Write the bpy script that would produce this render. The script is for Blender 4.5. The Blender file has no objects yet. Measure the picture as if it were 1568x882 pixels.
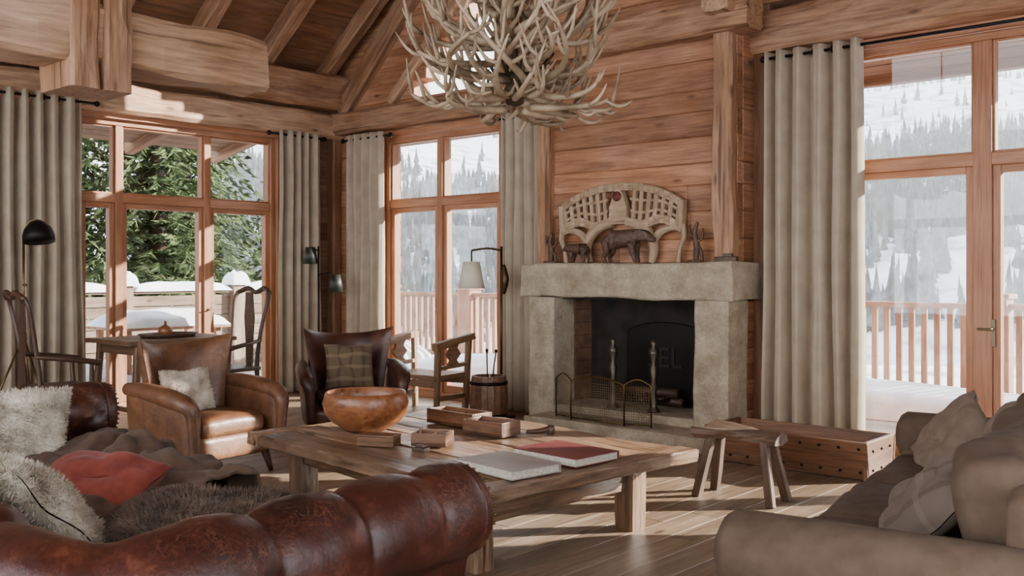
import bpy, math, random
from mathutils import Vector, Matrix, Euler, noise
random.seed(7)
R=random.random
def U(a,b): return a+(b-a)*random.random()
sc=bpy.context.scene
COL=sc.collection
def hexc(h):
    h=h.lstrip('#'); o=[]
    for i in (0,2,4):
        c=int(h[i:i+2],16)/255
        o.append(c/12.92 if c<=0.04045 else ((c+0.055)/1.055)**2.4)
    return (*o,1)
# ---------------------------------------------------------------- materials
def newmat(name):
    m=bpy.data.materials.new(name); m.use_nodes=True
    nt=m.node_tree; b=nt.nodes['Principled BSDF']
    return m,nt,b
def N(nt,t,**k):
    n=nt.nodes.new(t)
    for a,v in k.items(): setattr(n,a,v)
    return n
def ramp(nt,stops):
    n=nt.nodes.new('ShaderNodeValToRGB'); e=n.color_ramp.elements
    e[0].position=stops[0][0]; e[0].color=stops[0][1]
    e[1].position=stops[-1][0]; e[1].color=stops[-1][1]
    for p,c in stops[1:-1]:
        x=e.new(p); x.color=c
    return n
def wood(name,dark,light,rough=.6,scale=(1.3,16,16),bump=.25,var=.5,knots=True,crack=.55):
    m,nt,b=newmat(name); L=nt.links.new
    at=N(nt,'ShaderNodeAttribute',attribute_name='gc')
    def nz(s,det=6,dis=.6,rg=.6):
        mp=N(nt,'ShaderNodeMapping'); mp.inputs['Scale'].default_value=s
        L(at.outputs['Vector'],mp.inputs['Vector'])
        n=N(nt,'ShaderNodeTexNoise'); n.inputs['Scale'].default_value=1; n.inputs['Detail'].default_value=det; n.inputs['Distortion'].default_value=dis; n.inputs['Roughness'].default_value=rg
        L(mp.outputs[0],n.inputs['Vector']); return n
    n1=nz(scale,7,.9,.66); nf=nz((scale[0]*2.2,scale[1]*4.5,scale[2]*4.5),5,.2,.6)
    mixf=N(nt,'ShaderNodeMath',operation='MULTIPLY_ADD'); mixf.inputs[1].default_value=.45
    sub=N(nt,'ShaderNodeMath',operation='MULTIPLY'); sub.inputs[1].default_value=.55; L(n1.outputs['Fac'],sub.inputs[0])
    L(nf.outputs['Fac'],mixf.inputs[0]); L(sub.outputs[0],mixf.inputs[2])
    r=ramp(nt,[(.36,hexc(dark)),(.62,hexc(light))]); L(mixf.outputs[0],r.inputs[0])
    col=r.outputs[0]
    n2=N(nt,'ShaderNodeTexNoise'); n2.inputs['Scale'].default_value=1.6; n2.inputs['Detail'].default_value=4
    L(at.outputs['Vector'],n2.inputs['Vector'])
    ra=N(nt,'ShaderNodeAttribute',attribute_name='rnd')
    mx=N(nt,'ShaderNodeMath',operation='MULTIPLY_ADD'); mx.inputs[1].default_value=var; mx.inputs[2].default_value=1-var*.5
    L(ra.outputs['Fac'],mx.inputs[0])
    m2=N(nt,'ShaderNodeMath',operation='MULTIPLY_ADD'); m2.inputs[1].default_value=.9; m2.inputs[2].default_value=.52
    L(n2.outputs['Fac'],m2.inputs[0])
    m3=N(nt,'ShaderNodeMath',operation='MULTIPLY'); L(mx.outputs[0],m3.inputs[0]); L(m2.outputs[0],m3.inputs[1])
    st=N(nt,'ShaderNodeMath',operation='MULTIPLY_ADD'); st.inputs[1].default_value=-.5; st.inputs[2].default_value=1.22
    L(n2.outputs['Fac'],st.inputs[0])
    hs=N(nt,'ShaderNodeHueSaturation'); L(col,hs.inputs['Color']); L(m3.outputs[0],hs.inputs['Value']); L(st.outputs[0],hs.inputs['Saturation'])
    col=hs.outputs[0]
    ck=nz((.7,scale[1]*2.2,scale[2]*2.2),3,.3,.5)
    cr=ramp(nt,[(.30,(.3,.25,.2,1)),(.37,(1,1,1,1))]); L(ck.outputs['Fac'],cr.inputs[0])
    mc=N(nt,'ShaderNodeMix',data_type='RGBA',blend_type='MULTIPLY'); mc.inputs[0].default_value=crack
    L(col,mc.inputs[6]); L(cr.outputs[0],mc.inputs[7]); col=mc.outputs[2]
    if knots:
        mk=N(nt,'ShaderNodeMapping'); mk.inputs['Scale'].default_value=(1.8,5,5); L(at.outputs['Vector'],mk.inputs['Vector'])
        vo=N(nt,'ShaderNodeTexVoronoi'); vo.inputs['Scale'].default_value=1.0; L(mk.outputs[0],vo.inputs['Vector'])
        kr=ramp(nt,[(.05,(0.22,0.16,0.12,1)),(.13,(1,1,1,1))]); L(vo.outputs['Distance'],kr.inputs[0])
        mm=N(nt,'ShaderNodeMix',data_type='RGBA',blend_type='MULTIPLY'); mm.inputs[0].default_value=.8
        L(col,mm.inputs[6]); L(kr.outputs[0],mm.inputs[7]); col=mm.outputs[2]
    L(col,b.inputs['Base Color']); b.inputs['Roughness'].default_value=rough
    bp=N(nt,'ShaderNodeBump'); bp.inputs['Strength'].default_value=bump; bp.inputs['Distance'].default_value=.01
    L(mixf.outputs[0],bp.inputs['Height']); L(bp.outputs[0],b.inputs['Normal'])
    return m
def noisy(name,c1,c2,rough=.8,scale=8,bump=.3,bscale=60,metal=0,dist=.01,coord='Object',spec=.5,sheen=0,detail=5,lo=.35,hi=.65):
    m,nt,b=newmat(name); L=nt.links.new
    tc=N(nt,'ShaderNodeTexCoord')
    n1=N(nt,'ShaderNodeTexNoise'); n1.inputs['Scale'].default_value=scale; n1.inputs['Detail'].default_value=detail
    L(tc.outputs[coord],n1.inputs['Vector'])
    r=ramp(nt,[(lo,hexc(c1)),(hi,hexc(c2))]); L(n1.outputs['Fac'],r.inputs[0]); L(r.outputs[0],b.inputs['Base Color'])
    b.inputs['Roughness'].default_value=rough; b.inputs['Metallic'].default_value=metal
    b.inputs['Specular IOR Level'].default_value=spec; b.inputs['Sheen Weight'].default_value=sheen
    if bump:
        n2=N(nt,'ShaderNodeTexNoise'); n2.inputs['Scale'].default_value=bscale; n2.inputs['Detail'].default_value=4
        L(tc.outputs[coord],n2.inputs['Vector'])
        bp=N(nt,'ShaderNodeBump'); bp.inputs['Strength'].default_value=bump; bp.inputs['Distance'].default_value=dist
        L(n2.outputs['Fac'],bp.inputs['Height']); L(bp.outputs[0],b.inputs['Normal'])
    return m
def stonemat(name,c1,c2,c3):
    m,nt,b=newmat(name); L=nt.links.new
    tc=N(nt,'ShaderNodeTexCoord')
    n1=N(nt,'ShaderNodeTexNoise'); n1.inputs['Scale'].default_value=5; n1.inputs['Detail'].default_value=9; n1.inputs['Roughness'].default_value=.7; L(tc.outputs['Object'],n1.inputs['Vector'])
    n2=N(nt,'ShaderNodeTexNoise'); n2.inputs['Scale'].default_value=70; n2.inputs['Detail'].default_value=3; L(tc.outputs['Object'],n2.inputs['Vector'])
    r=ramp(nt,[(.3,hexc(c1)),(.5,hexc(c2)),(.72,hexc(c3))]); L(n1.outputs['Fac'],r.inputs[0])
    v=N(nt,'ShaderNodeMath',operation='MULTIPLY_ADD'); v.inputs[1].default_value=.7; v.inputs[2].default_value=.65; L(n2.outputs['Fac'],v.inputs[0])
    hs=N(nt,'ShaderNodeHueSaturation'); L(r.outputs[0],hs.inputs['Color']); L(v.outputs[0],hs.inputs['Value']); L(hs.outputs[0],b.inputs['Base Color'])
    b.inputs['Roughness'].default_value=.92
    n3=N(nt,'ShaderNodeTexNoise'); n3.inputs['Scale'].default_value=26; n3.inputs['Detail'].default_value=9; n3.inputs['Roughness'].default_value=.7; L(tc.outputs['Object'],n3.inputs['Vector'])
    bp=N(nt,'ShaderNodeBump'); bp.inputs['Strength'].default_value=.9; bp.inputs['Distance'].default_value=.025; L(n3.outputs['Fac'],bp.inputs['Height']); L(bp.outputs[0],b.inputs['Normal'])
    return m
def leather(name,dark,mid,light,rough=.33,ck=.4):
    m,nt,b=newmat(name); L=nt.links.new
    tc=N(nt,'ShaderNodeTexCoord')
    n1=N(nt,'ShaderNodeTexNoise'); n1.inputs['Scale'].default_value=3.5; n1.inputs['Detail'].default_value=9; n1.inputs['Roughness'].default_value=.75
    L(tc.outputs['Object'],n1.inputs['Vector'])
    r=ramp(nt,[(.34,hexc(dark)),(.54,hexc(mid)),(.76,hexc(light))]); L(n1.outputs['Fac'],r.inputs[0])
    n3=N(nt,'ShaderNodeTexNoise'); n3.inputs['Scale'].default_value=7; n3.inputs['Detail'].default_value=4; L(tc.outputs['Object'],n3.inputs['Vector'])
    ad=N(nt,'ShaderNodeMix',data_type='RGBA'); ad.inputs[0].default_value=.3; L(tc.outputs['Object'],ad.inputs[6]); L(n3.outputs['Color'],ad.inputs[7])
    v=N(nt,'ShaderNodeTexVoronoi',feature='DISTANCE_TO_EDGE'); v.inputs['Scale'].default_value=38; L(ad.outputs[2],v.inputs['Vector'])
    vr=ramp(nt,[(.0,(1,1,1,1)),(.07,(0,0,0,1))]); L(v.outputs['Distance'],vr.inputs[0])
    n4=N(nt,'ShaderNodeTexNoise'); n4.inputs['Scale'].default_value=5; n4.inputs['Detail'].default_value=6; L(tc.outputs['Object'],n4.inputs['Vector'])
    nr=ramp(nt,[(.46,(0,0,0,1)),(.64,(ck,ck,ck,1))]); L(n4.outputs['Fac'],nr.inputs[0])
    mu=N(nt,'ShaderNodeMath',operation='MULTIPLY'); L(vr.outputs[0],mu.inputs[0]); L(nr.outputs[0],mu.inputs[1])
    mx=N(nt,'ShaderNodeMix',data_type='RGBA'); L(mu.outputs[0],mx.inputs[0]); L(r.outputs[0],mx.inputs[6]); mx.inputs[7].default_value=hexc(light)
    L(mx.outputs[2],b.inputs['Base Color'])
    rr=N(nt,'ShaderNodeMath',operation='MULTIPLY_ADD'); rr.inputs[1].default_value=.45; rr.inputs[2].default_value=rough-.14
    L(n4.outputs['Fac'],rr.inputs[0]); L(rr.outputs[0],b.inputs['Roughness'])
    v2=N(nt,'ShaderNodeTexNoise'); v2.inputs['Scale'].default_value=45; v2.inputs['Detail'].default_value=6; L(tc.outputs['Object'],v2.inputs['Vector'])
    bp=N(nt,'ShaderNodeBump'); bp.inputs['Strength'].default_value=.4; bp.inputs['Distance'].default_value=.005
    L(v2.outputs['Fac'],bp.inputs['Height']); L(bp.outputs[0],b.inputs['Normal'])
    return m
def plain(name,c,rough=.5,metal=0):
    m,nt,b=newmat(name); b.inputs['Base Color'].default_value=hexc(c); b.inputs['Roughness'].default_value=rough; b.inputs['Metallic'].default_value=metal
    return m
def plaid(name,c1,c2,c3,per=.05,wd=.014):
    m,nt,b=newmat(name); L=nt.links.new
    at=N(nt,'ShaderNodeAttribute',attribute_name='gc'); sp=N(nt,'ShaderNodeSeparateXYZ'); L(at.outputs['Vector'],sp.inputs[0])
    facs=[]
    for ax in (0,1):
        w=N(nt,'ShaderNodeMath',operation='PINGPONG'); w.inputs[1].default_value=per
        L(sp.outputs[ax],w.inputs[0])
        g=N(nt,'ShaderNodeMath',operation='LESS_THAN'); g.inputs[1].default_value=wd; L(w.outputs[0],g.inputs[0]); facs.append(g)
    m1=N(nt,'ShaderNodeMix',data_type='RGBA'); m1.inputs[6].default_value=hexc(c1); m1.inputs[7].default_value=hexc(c2)
    s=N(nt,'ShaderNodeMath',operation='MULTIPLY'); s.inputs[1].default_value=.5; L(facs[0].outputs[0],s.inputs[0]); L(s.outputs[0],m1.inputs[0])
    m2=N(nt,'ShaderNodeMix',data_type='RGBA'); m2.inputs[7].default_value=hexc(c3); L(m1.outputs[2],m2.inputs[6])
    s2=N(nt,'ShaderNodeMath',operation='MULTIPLY'); s2.inputs[1].default_value=.4; L(facs[1].outputs[0],s2.inputs[0]); L(s2.outputs[0],m2.inputs[0])
    L(m2.outputs[2],b.inputs['Base Color']); b.inputs['Roughness'].default_value=.95
    return m

WALL=wood('wall_wood','764a2f','b5805a',.6,(1.2,12,12),.4,.45)
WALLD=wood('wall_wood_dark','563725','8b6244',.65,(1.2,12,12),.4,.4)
CEIL=wood('ceiling_wood','5f3f29','956846',.7,(1.0,11,11),.35,.35)
BEAM=wood('old_beam_wood','6c4830','ae8360',.65,(1.3,10,10),.7,.25,crack=.85)
BEAML=wood('pale_beam_wood','84634a','c29b78',.65,(1.3,10,10),.6,.15,crack=.75)
FRAME=wood('window_wood','8a5738','b97f57',.5,(1.2,22,22),.1,.2,knots=False,crack=.2)
FLOOR=wood('floor_wood','6a5542','9f876e',.45,(1.0,13,13),.15,.3)
TABLEW=wood('coffee_table_wood','463327','9c7b5f',.34,(1.5,8,8),1.0,.55,crack=1.0)
DARKW=wood('dark_wood','2e1f16','5a4030',.45,(2,20,20),.3,.2,knots=False)
OLDW=wood('weathered_wood','3a2b21','6c523e',.6,(2,14,14),.7,.2)
BOWLW=wood('bowl_wood','6a3b24','a06a46',.28,(5,9,9),.2,.2,knots=True)
CHESTW=wood('chest_wood','4e3220','7d5538',.5,(1.5,14,14),.3,.2)
CHAIRW=wood('pale_chair_wood','6e4f35','a07a56',.55,(2,18,18),.3,.2,knots=False)
CARVE=wood('carved_wood','80694f','b89c7d',.75,(3,14,14),.5,.1,knots=False)
STONE=stonemat('granite_stone','8c7e69','ac9d86','c9bca6')
HEARTH=noisy('hearth_stone','6d655a','8b8376',.85,5,.4,30,dist=.01)
SOOT=noisy('soot','15110e','2c2520',.95,6,.4,20)
IRON=plain('black_iron','171310',.5,.6)
CURT=noisy('linen_curtain','a39480','b0a18d',.95,6,.12,350,dist=.001,sheen=.05)
LEA=leather('brown_leather','1c0e0a','3d1b12','7a4a36',.34,.5)
LEA2=leather('tan_leather','4a3020','704a32','9c785a',.34,.2)
LEA3=leather('dark_armchair_leather','26140e','4a2a1e','71493a',.32,.2)
SOFAF=noisy('taupe_fabric','55463a','605144',.95,14,.25,320,dist=.002,spec=.2)
PILF=noisy('pillow_fabric','726356','807264',.95,14,.25,260,dist=.002,spec=.2)
REDF=noisy('red_velvet','6a2419','883a2b',.85,12,.2,120,dist=.003,sheen=.1)
FURW=noisy('white_fur','a09482','d0c6b6',.9,9,.3,90,sheen=.05)
FURB=noisy('brown_fur','43342a','6f5b4a',.9,9,.3,90,sheen=.1)
BLANK=noisy('throw_fabric','463327','604a3a',.95,10,.35,180,sheen=.05)
PLAID=plaid('plaid_wool','5f4f3c','382b24','8a765c')
BRASS=plain('aged_brass','6e5833',.4,1)
ANT=noisy('antler_bone','69563f','b59f83',.5,6,.3,40,coord='Object')
SNOW=noisy('snow','dfe5ee','ffffff',.8,3,.3,6,dist=.05)
def snowtree(name,c1,c2,sc_=3):
    m,nt,b=newmat(name); L=nt.links.new
    tc=N(nt,'ShaderNodeTexCoord'); n1=N(nt,'ShaderNodeTexNoise'); n1.inputs['Scale'].default_value=sc_; n1.inputs['Detail'].default_value=5
    L(tc.outputs['Object'],n1.inputs['Vector'])
    r=ramp(nt,[(.38,hexc(c1)),(.62,hexc(c2))])
    L(n1.outputs['Fac'],r.inputs[0]); L(r.outputs[0],b.inputs['Base Color']); b.inputs['Roughness'].default_value=.95; b.inputs['Specular IOR Level'].default_value=.1
    return m
NEEDLE=snowtree('pine_needles','2f3b28','66744c')
FARTREE=snowtree('far_pine','2b3234','5c656c',1.2)
LAMPSH=plain('lampshade_linen','d8cdb8',.9)
def glassmat():
    m=bpy.data.materials.new('window_glass'); m.use_nodes=True; nt=m.node_tree; nt.nodes.clear()
    o=N(nt,'ShaderNodeOutputMaterial'); t=N(nt,'ShaderNodeBsdfTransparent'); t.inputs[0].default_value=(.97,.98,.98,1)
    g=N(nt,'ShaderNodeBsdfGlossy'); g.inputs['Roughness'].default_value=.02; mx=N(nt,'ShaderNodeMixShader'); mx.inputs[0].default_value=.04
    nt.links.new(t.outputs[0],mx.inputs[1]); nt.links.new(g.outputs[0],mx.inputs[2]); nt.links.new(mx.outputs[0],o.inputs[0])
    return m
GLASS=glassmat()
# ---------------------------------------------------------------- mesh builder
class MB:
    def __init__(s): s.v=[];s.f=[];s.m=[];s.sm=[];s.g=[];s.r=[]
    def add(s,vs,fs,m=0,sm=False,g=None,T=None,rnd=None):
        b=len(s.v); vs=[Vector(v) for v in vs]
        off=Vector((U(0,40),U(0,40),U(0,40)))
        g=g if g is not None else vs
        s.g+= [Vector(q)+off for q in g]
        rr=R() if rnd is None else rnd
        s.r+=[rr]*len(vs)
        if T is not None: vs=[T@v for v in vs]
        s.v+=vs
        for f in fs: s.f.append([i+b for i in f]); s.m.append(m); s.sm.append(sm)
    def box(s,c,d,m=0,rot=(0,0,0),T=None):
        x,y,z=d[0]/2,d[1]/2,d[2]/2
        vs=[(sx*x,sy*y,sz*z) for sz in(-1,1) for sy in(-1,1) for sx in(-1,1)]
        fs=[(0,2,3,1),(4,5,7,6),(0,1,5,4),(2,6,7,3),(0,4,6,2),(1,3,7,5)]
        o=sorted(range(3),key=lambda i:-d[i]); g=[Vector((v[o[0]],v[o[1]],v[o[2]])) for v in vs]
        M=Matrix.Translation(c)@Euler(rot).to_matrix().to_4x4()
        if T is not None: M=T@M
        s.add(vs,fs,m,False,g,M)
    def loft(s,rings,m=0,sm=True,caps=True,g=None,closed=True,T=None):
        n=len(rings[0]); vs=[p for r in rings for p in r]; fs=[]
        for i in range(len(rings)-1):
            for j in range(n if closed else n-1):
                k=(j+1)%n; fs.append((i*n+j,i*n+k,(i+1)*n+k,(i+1)*n+j))
        if caps and closed:
            fs.append(tuple(range(n-1,-1,-1))); fs.append(tuple((len(rings)-1)*n+j for j in range(n)))
        s.add(vs,fs,m,sm,g,T)
    def beam(s,p0,p1,w,h,m=0,rough=.008,up=(0,0,1),ch=.12,T=None,seg=.16,taper=1):
        p0=Vector(p0);p1=Vector(p1); d=p1-p0; Ln=d.length; d.normalize(); up=Vector(up)
        if abs(d.dot(up))>.95: up=Vector((1,0,0))
        sd=d.cross(up).normalized(); u2=sd.cross(d).normalized()
        c=min(w,h)*ch; a,b=w/2,h/2
        prof=[(-a+c,-b),(0,-b*1.0),(a-c,-b),(a,-b+c),(a,0),(a,b-c),(a-c,b),(0,b),(-a+c,b),(-a,b-c),(-a,0),(-a,-b+c)]
        n=max(2,int(Ln/seg)+1); rings=[];g=[];sd0=R()*50
        for i in range(n+1):
            t=i/n; r=[]; k=1+(taper-1)*t
            for (x,y) in prof:
                e=1+ (noise.noise(Vector((t*Ln*2.2+sd0,x*9,y*9))) )*rough/max(.02,min(a,b))*1.4
                e+= noise.noise(Vector((t*Ln*9+sd0,x*20,y*20)))*rough*.4/max(.02,min(a,b))
                q=p0+d*(t*Ln)+(sd*x+u2*y)*k*e
                r.append(q); g.append((t*Ln,x,y))
            rings.append(r)
        s.loft(rings,m,False,True,g,T=T)
    def tube(s,pts,r,n=8,m=0,sm=True,T=None,sub=0):
        pts=[Vector(p) for p in pts]
        if sub:
            rs=r if isinstance(r,(list,tuple)) else [r]*len(pts)
            P=[];Q=[]
            for i in range(len(pts)-1):
                a=pts[max(0,i-1)];b=pts[i];c=pts[i+1];d=pts[min(len(pts)-1,i+2)]
                for k in range(sub):
                    t=k/sub
                    P.append(.5*((2*b)+(c-a)*t+(2*a-5*b+4*c-d)*t*t+(3*b-a-3*c+d)*t**3)); Q.append(rs[i]+(rs[i+1]-rs[i])*t)
            P.append(pts[-1]);Q.append(rs[-1]); pts=P; r=Q
        if not isinstance(r,(list,tuple)): r=[r]*len(pts)
        up=None; rings=[];g=[];L=0
        for i,p in enumerate(pts):
            if i==0: d=pts[1]-p
            elif i==len(pts)-1: d=p-pts[i-1]
            else: d=pts[i+1]-pts[i-1]
            d.normalize()
            if up is None:
                up=Vector((0,0,1)) if abs(d.z)<.9 else Vector((1,0,0))
            sd=d.cross(up).normalized(); up=sd.cross(d).normalized()
            if i: L+=(p-pts[i-1]).length
            ring=[]
            for j in range(n):
                a=2*math.pi*j/n; ring.append(p+(sd*math.cos(a)+up*math.sin(a))*r[i]); g.append((L,r[i]*math.cos(a),r[i]*math.sin(a)))
            rings.append(ring)
        s.loft(rings,m,sm,True,g,T=T)
    def lathe(s,prof,c=(0,0,0),n=24,m=0,sm=True,T=None,wob=0):
        rings=[]
        for r,z in prof:
            rings.append([Vector((c[0]+r*math.cos(2*math.pi*j/n)*(1+wob*math.sin(2*math.pi*j/n*3)),c[1]+r*math.sin(2*math.pi*j/n)*(1+wob*math.cos(2*math.pi*j/n*2)),c[2]+z)) for j in range(n)])
        s.loft(rings,m,sm,True,None,T=T)
    def prism(s,poly,y0,y1,m=0,T=None,sm=False):
        n=len(poly); vs=[(p[0],y0,p[1]) for p in poly]+[(p[0],y1,p[1]) for p in poly]
        fs=[tuple(range(n)),tuple(range(2*n-1,n-1,-1))]+[(j,j+n,(j+1)%n+n,(j+1)%n) for j in range(n)]
        s.add(vs,fs,m,sm,None,T)
    def shell(s,fn,nu,nv,th,m=0,T=None,ex=5,puff=None):
        F=[];B=[];G=[]
        for j in range(nv+1):
            for i in range(nu+1):
                a=-1+2*i/nu;b=-1+2*j/nv
                a=math.sin(a*math.pi/2)*.5+a*.5; b=math.sin(b*math.pi/2)*.5+b*.5
                a=max(-.9999,min(.9999,a)); b=max(-.9999,min(.9999,b))
                p=Vector(fn(a,b)); e=.01
                a0,a1=max(-1,a-e),min(1,a+e); b0,b1=max(-1,b-e),min(1,b+e)
                du=Vector(fn(a1,b))-Vector(fn(a0,b)); dv=Vector(fn(a,b1))-Vector(fn(a,b0))
                nn=du.cross(dv).normalized()
                if puff: t=th*puff(a,b)
                else: t=th*math.sqrt(max(0,1-abs(a)**ex))*math.sqrt(max(0,1-abs(b)**ex))
                F.append(p+nn*t/2);B.append(p-nn*t/2);G.append((p.x,p.y,p.z))
        n=nu+1; o=len(F); fs=[]
        for j in range(nv):
            for i in range(nu):
                k=j*n+i
                fs.append((k,k+1,k+n+1,k+n)); fs.append((o+k,o+k+n,o+k+n+1,o+k+1))
        s.add(F+B,fs,m,True,G+G,T)
    def cushion(s,c,d,rot=(0,0,0),m=0,T=None,seed=0,wr=.014,n=22):
        w,h,t=d
        M=Matrix.Translation(c)@Euler(rot).to_matrix().to_4x4()
        if T is not None: M=T@M
        def fn(a,b):
            k=1-.08*(1-b*b)*abs(a)**3; l=1-.08*(1-a*a)*abs(b)**3
            return (a*w/2*k,b*h/2*l,noise.noise(Vector((a*1.8+seed,b*1.8,seed)))*wr*2)
        def pf(a,b): 
            wrk=.08*noise.noise(Vector((a*5+seed*3,b*5,1)))+.12*noise.noise(Vector((a*2.2+seed*3,b*2.2,1)))
            return (max(0,(1-a*a)*(1-b*b)))**.42*(1+wrk)
        s.shell(fn,n,n,t,m,M,puff=pf)
    def rbox(s,c,d,r,m=0,rot=(0,0,0),T=None,crown=0,n=8,seed=0,wr=0):
        M=Matrix.Translation(c)@Euler(rot).to_matrix().to_4x4()
        if T is not None: M=T@M
        ax=[(0,1,2,1),(0,1,2,-1),(1,2,0,1),(1,2,0,-1),(2,0,1,1),(2,0,1,-1)]
        for (i,j,k,sg) in ax:
            vs=[]
            for b in range(n+1):
                for a in range(n+1):
                    p=[0,0,0]
                    for q,tt in ((i,a),(j,b)):
                        x=-1+2*tt/n; h=d[q]/2; 
                        x=math.copysign(abs(x)**.6,x) if n>3 else x
                        p[q]=x*h
                    p[k]=sg*d[k]/2
                    P=Vector(p); inn=Vector([max(-d[q]/2+r,min(d[q]/2-r,P[q])) for q in range(3)])
                    dd=(P-inn); 
                    if dd.length>0: P=inn+dd.normalized()*r
                    if crown:
                        f=(1-(P.x/(d[0]/2))**2)*(1-(P.y/(d[1]/2))**2); P.z+=crown*f*(1 if P.z>0 else -.3)
                    if wr: P+=Vector((noise.noise(P*6+Vector((seed,7,seed)))*wr*.4,noise.noise(P*7+Vector((seed,3,seed)))*wr*.6,noise.noise(P*5+Vector((seed,seed,0)))*wr))
                    vs.append(P)
            fs=[]
            for b in range(n):
                for a in range(n):
                    k2=b*(n+1)+a; q=(k2,k2+1,k2+n+2,k2+n+1)
                    fs.append(q if sg>0 else q[::-1])
            s.add(vs,fs,m,True,None,M,rnd=.5)
    def obj(s,name,mats,parent=None,bevel=0,seg=2,loc=None,rz=0,sub=0,merge=False):
        me=bpy.data.meshes.new(name); me.from_pydata([tuple(v) for v in s.v],[],s.f)
        for mt in (mats if isinstance(mats,(list,tuple)) else [mats]): me.materials.append(mt)
        me.polygons.foreach_set('material_index',s.m); me.polygons.foreach_set('use_smooth',s.sm)
        a=me.attributes.new('gc','FLOAT_VECTOR','POINT'); a.data.foreach_set('vector',[c for g in s.g for c in g])
        a=me.attributes.new('rnd','FLOAT','POINT'); a.data.foreach_set('value',s.r)
        if merge:
            import bmesh
            bm=bmesh.new(); bm.from_mesh(me); bmesh.ops.remove_doubles(bm,verts=bm.verts,dist=.0004); bmesh.ops.recalc_face_normals(bm,faces=bm.faces); bm.to_mesh(me); bm.free()
        me.update()
        o=bpy.data.objects.new(name,me); COL.objects.link(o)
        if parent: o.parent=parent
        if loc is not None: o.location=loc
        if rz: o.rotation_euler[2]=rz
        if bevel:
            b=o.modifiers.new('bevel','BEVEL'); b.width=bevel; b.segments=seg; b.limit_method='ANGLE'; b.angle_limit=math.radians(50)
        if sub:
            q=o.modifiers.new('sub','SUBSURF'); q.levels=sub; q.render_levels=sub
        return o
def grp(name,loc=(0,0,0),rz=0):
    e=bpy.data.objects.new(name,None); e.empty_display_size=.2; COL.objects.link(e); e.location=loc; e.rotation_euler[2]=rz; return e
rad=math.radians
# ---------------------------------------------------------------- room dims
XL,YB,XR,YF=-9.7,7.6,2.2,-2.6
EAVE=3.8; SL=.75; XRIDGE=(XL+XR)/2; 
def ceilz(x): return EAVE+SL*(min(x-XL,XR-x))
m=MB(); w=.19; x=XL
while x<XR:
    y=YF-U(0,1.5)
    while y<YB:
        l=U(1.6,2.6); y0=max(y,YF);y1=min(y+l,YB)
        if y1>y0: m.box((x+w/2,(y0+y1)/2,-.03),(w-.002,y1-y0-.002,.06))
        y+=l
    x+=w
m.obj('floor',FLOOR,bevel=.003,seg=1)
def wall(name,axis,pos,a0,a1,z1fn,holes,mat,h=.2,th=.24,outward=1,lenr=(1.2,3.2)):
    m=MB(); z=0
    ztop=max(z1fn(a0+(a1-a0)*i/20) for i in range(21))
    while z<ztop-.01:
        zc=z+h/2
        xs=[a0+(a1-a0)*i/200 for i in range(201)]
        good=[q for q in xs if z1fn(q)>=z+.05]
        if not good: break
        iv=[(good[0],good[-1])]
        for hf in holes:
            r=hf(zc)
            if r is None: continue
            nv=[]
            for (p,q) in iv:
                if r[1]<=p or r[0]>=q: nv.append((p,q)); continue
                if r[0]>p: nv.append((p,r[0]))
                if r[1]<q: nv.append((r[1],q))
            iv=nv
        for p,q in iv:
            t=p
            while t<q-1e-4:
                e=min(q,t+U(*lenr)); 
                if q-e<.4: e=q
                c=(t+e)/2; dd=e-t
                o=pos+outward*th/2+U(-.006,.006)
                if axis=='y': m.box((c,o,zc),(dd,th,h))
                else: m.box((o,c,zc),(th,dd,h))
                t=e
        z+=h
    return m.obj(name,mat,bevel=.009,seg=1)
def rect(a0,a1,z0,z1): return lambda z:(a0,a1) if z0<z<z1 else None
W2=(-8.75,-6.9); W3=(-3.4,.1); W1=(4.38,6.72)
tri=lambda z:(-8.35+(z-3.42),-6.95) if 3.42<z<4.8 else None
wall('wall_back','y',YB,XL-.24,XR+.24,lambda x:min(ceilz(max(XL,min(XR,x)))+.1,6.6),[rect(*W2,0,3.0),rect(*W3,0,3.2),tri],WALL,.2,.24,1)
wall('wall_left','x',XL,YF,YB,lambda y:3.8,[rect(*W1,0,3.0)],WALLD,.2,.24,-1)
wall('wall_right','x',XR,YF,YB,lambda y:3.8,[rect(-2,5.0,.4,3.2)],WALL,.2,.24,1)
wall('wall_front','y',YF,XL-.24,XR+.24,lambda x:min(ceilz(max(XL,min(XR,x)))+.1,8.4),[rect(-9,1.4,.2,3.4),rect(-7,0,3.9,5.4)],WALL,.2,.24,-1)
m=MB(); z=6.6
while z<8.2:
    hw=(ceilz(XRIDGE)-z)/SL
    if hw>.1: m.box((XRIDGE,YB+.12,z+.1),(2*hw+.1,.24,.2))
    z+=.2
m.obj('wall_gable',WALL,bevel=.008,seg=1)
m=MB(); ang=math.atan(SL); Lsl=(XRIDGE-XL)/math.cos(ang)
for side in (1,-1):
    t=-.6
    while t<Lsl:
        y=YF-.3
        while y<YB+1.5:
            l=U(2.5,4); y1=min(y+l,YB+1.5)
            xx=(XL+ (t+.1)*math.cos(ang)) if side==1 else (XR-(t+.1)*math.cos(ang))
            zz=EAVE+(t+.1)*math.sin(ang)+.13
            m.box((xx,(y+y1)/2,zz),(.2,y1-y,.06),rot=(0,-side*ang,0))
            y=y1
        t+=.2
m.obj('ceiling',CEIL,bevel=.006,seg=1)
m=MB()
for side in (1,-1):
    for y in [-2,-1.05,-.1,.85,1.8,2.75,3.7,4.65,5.6,6.5,7.4]:
        p0=Vector((XL if side==1 else XR,y,EAVE+.0)); p1=Vector((XRIDGE,y,EAVE+SL*(XRIDGE-XL)))
        m.beam(p0+Vector((0,0,-.02)),p1+Vector((0,0,-.02)),.16,.2,rough=.01)
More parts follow.
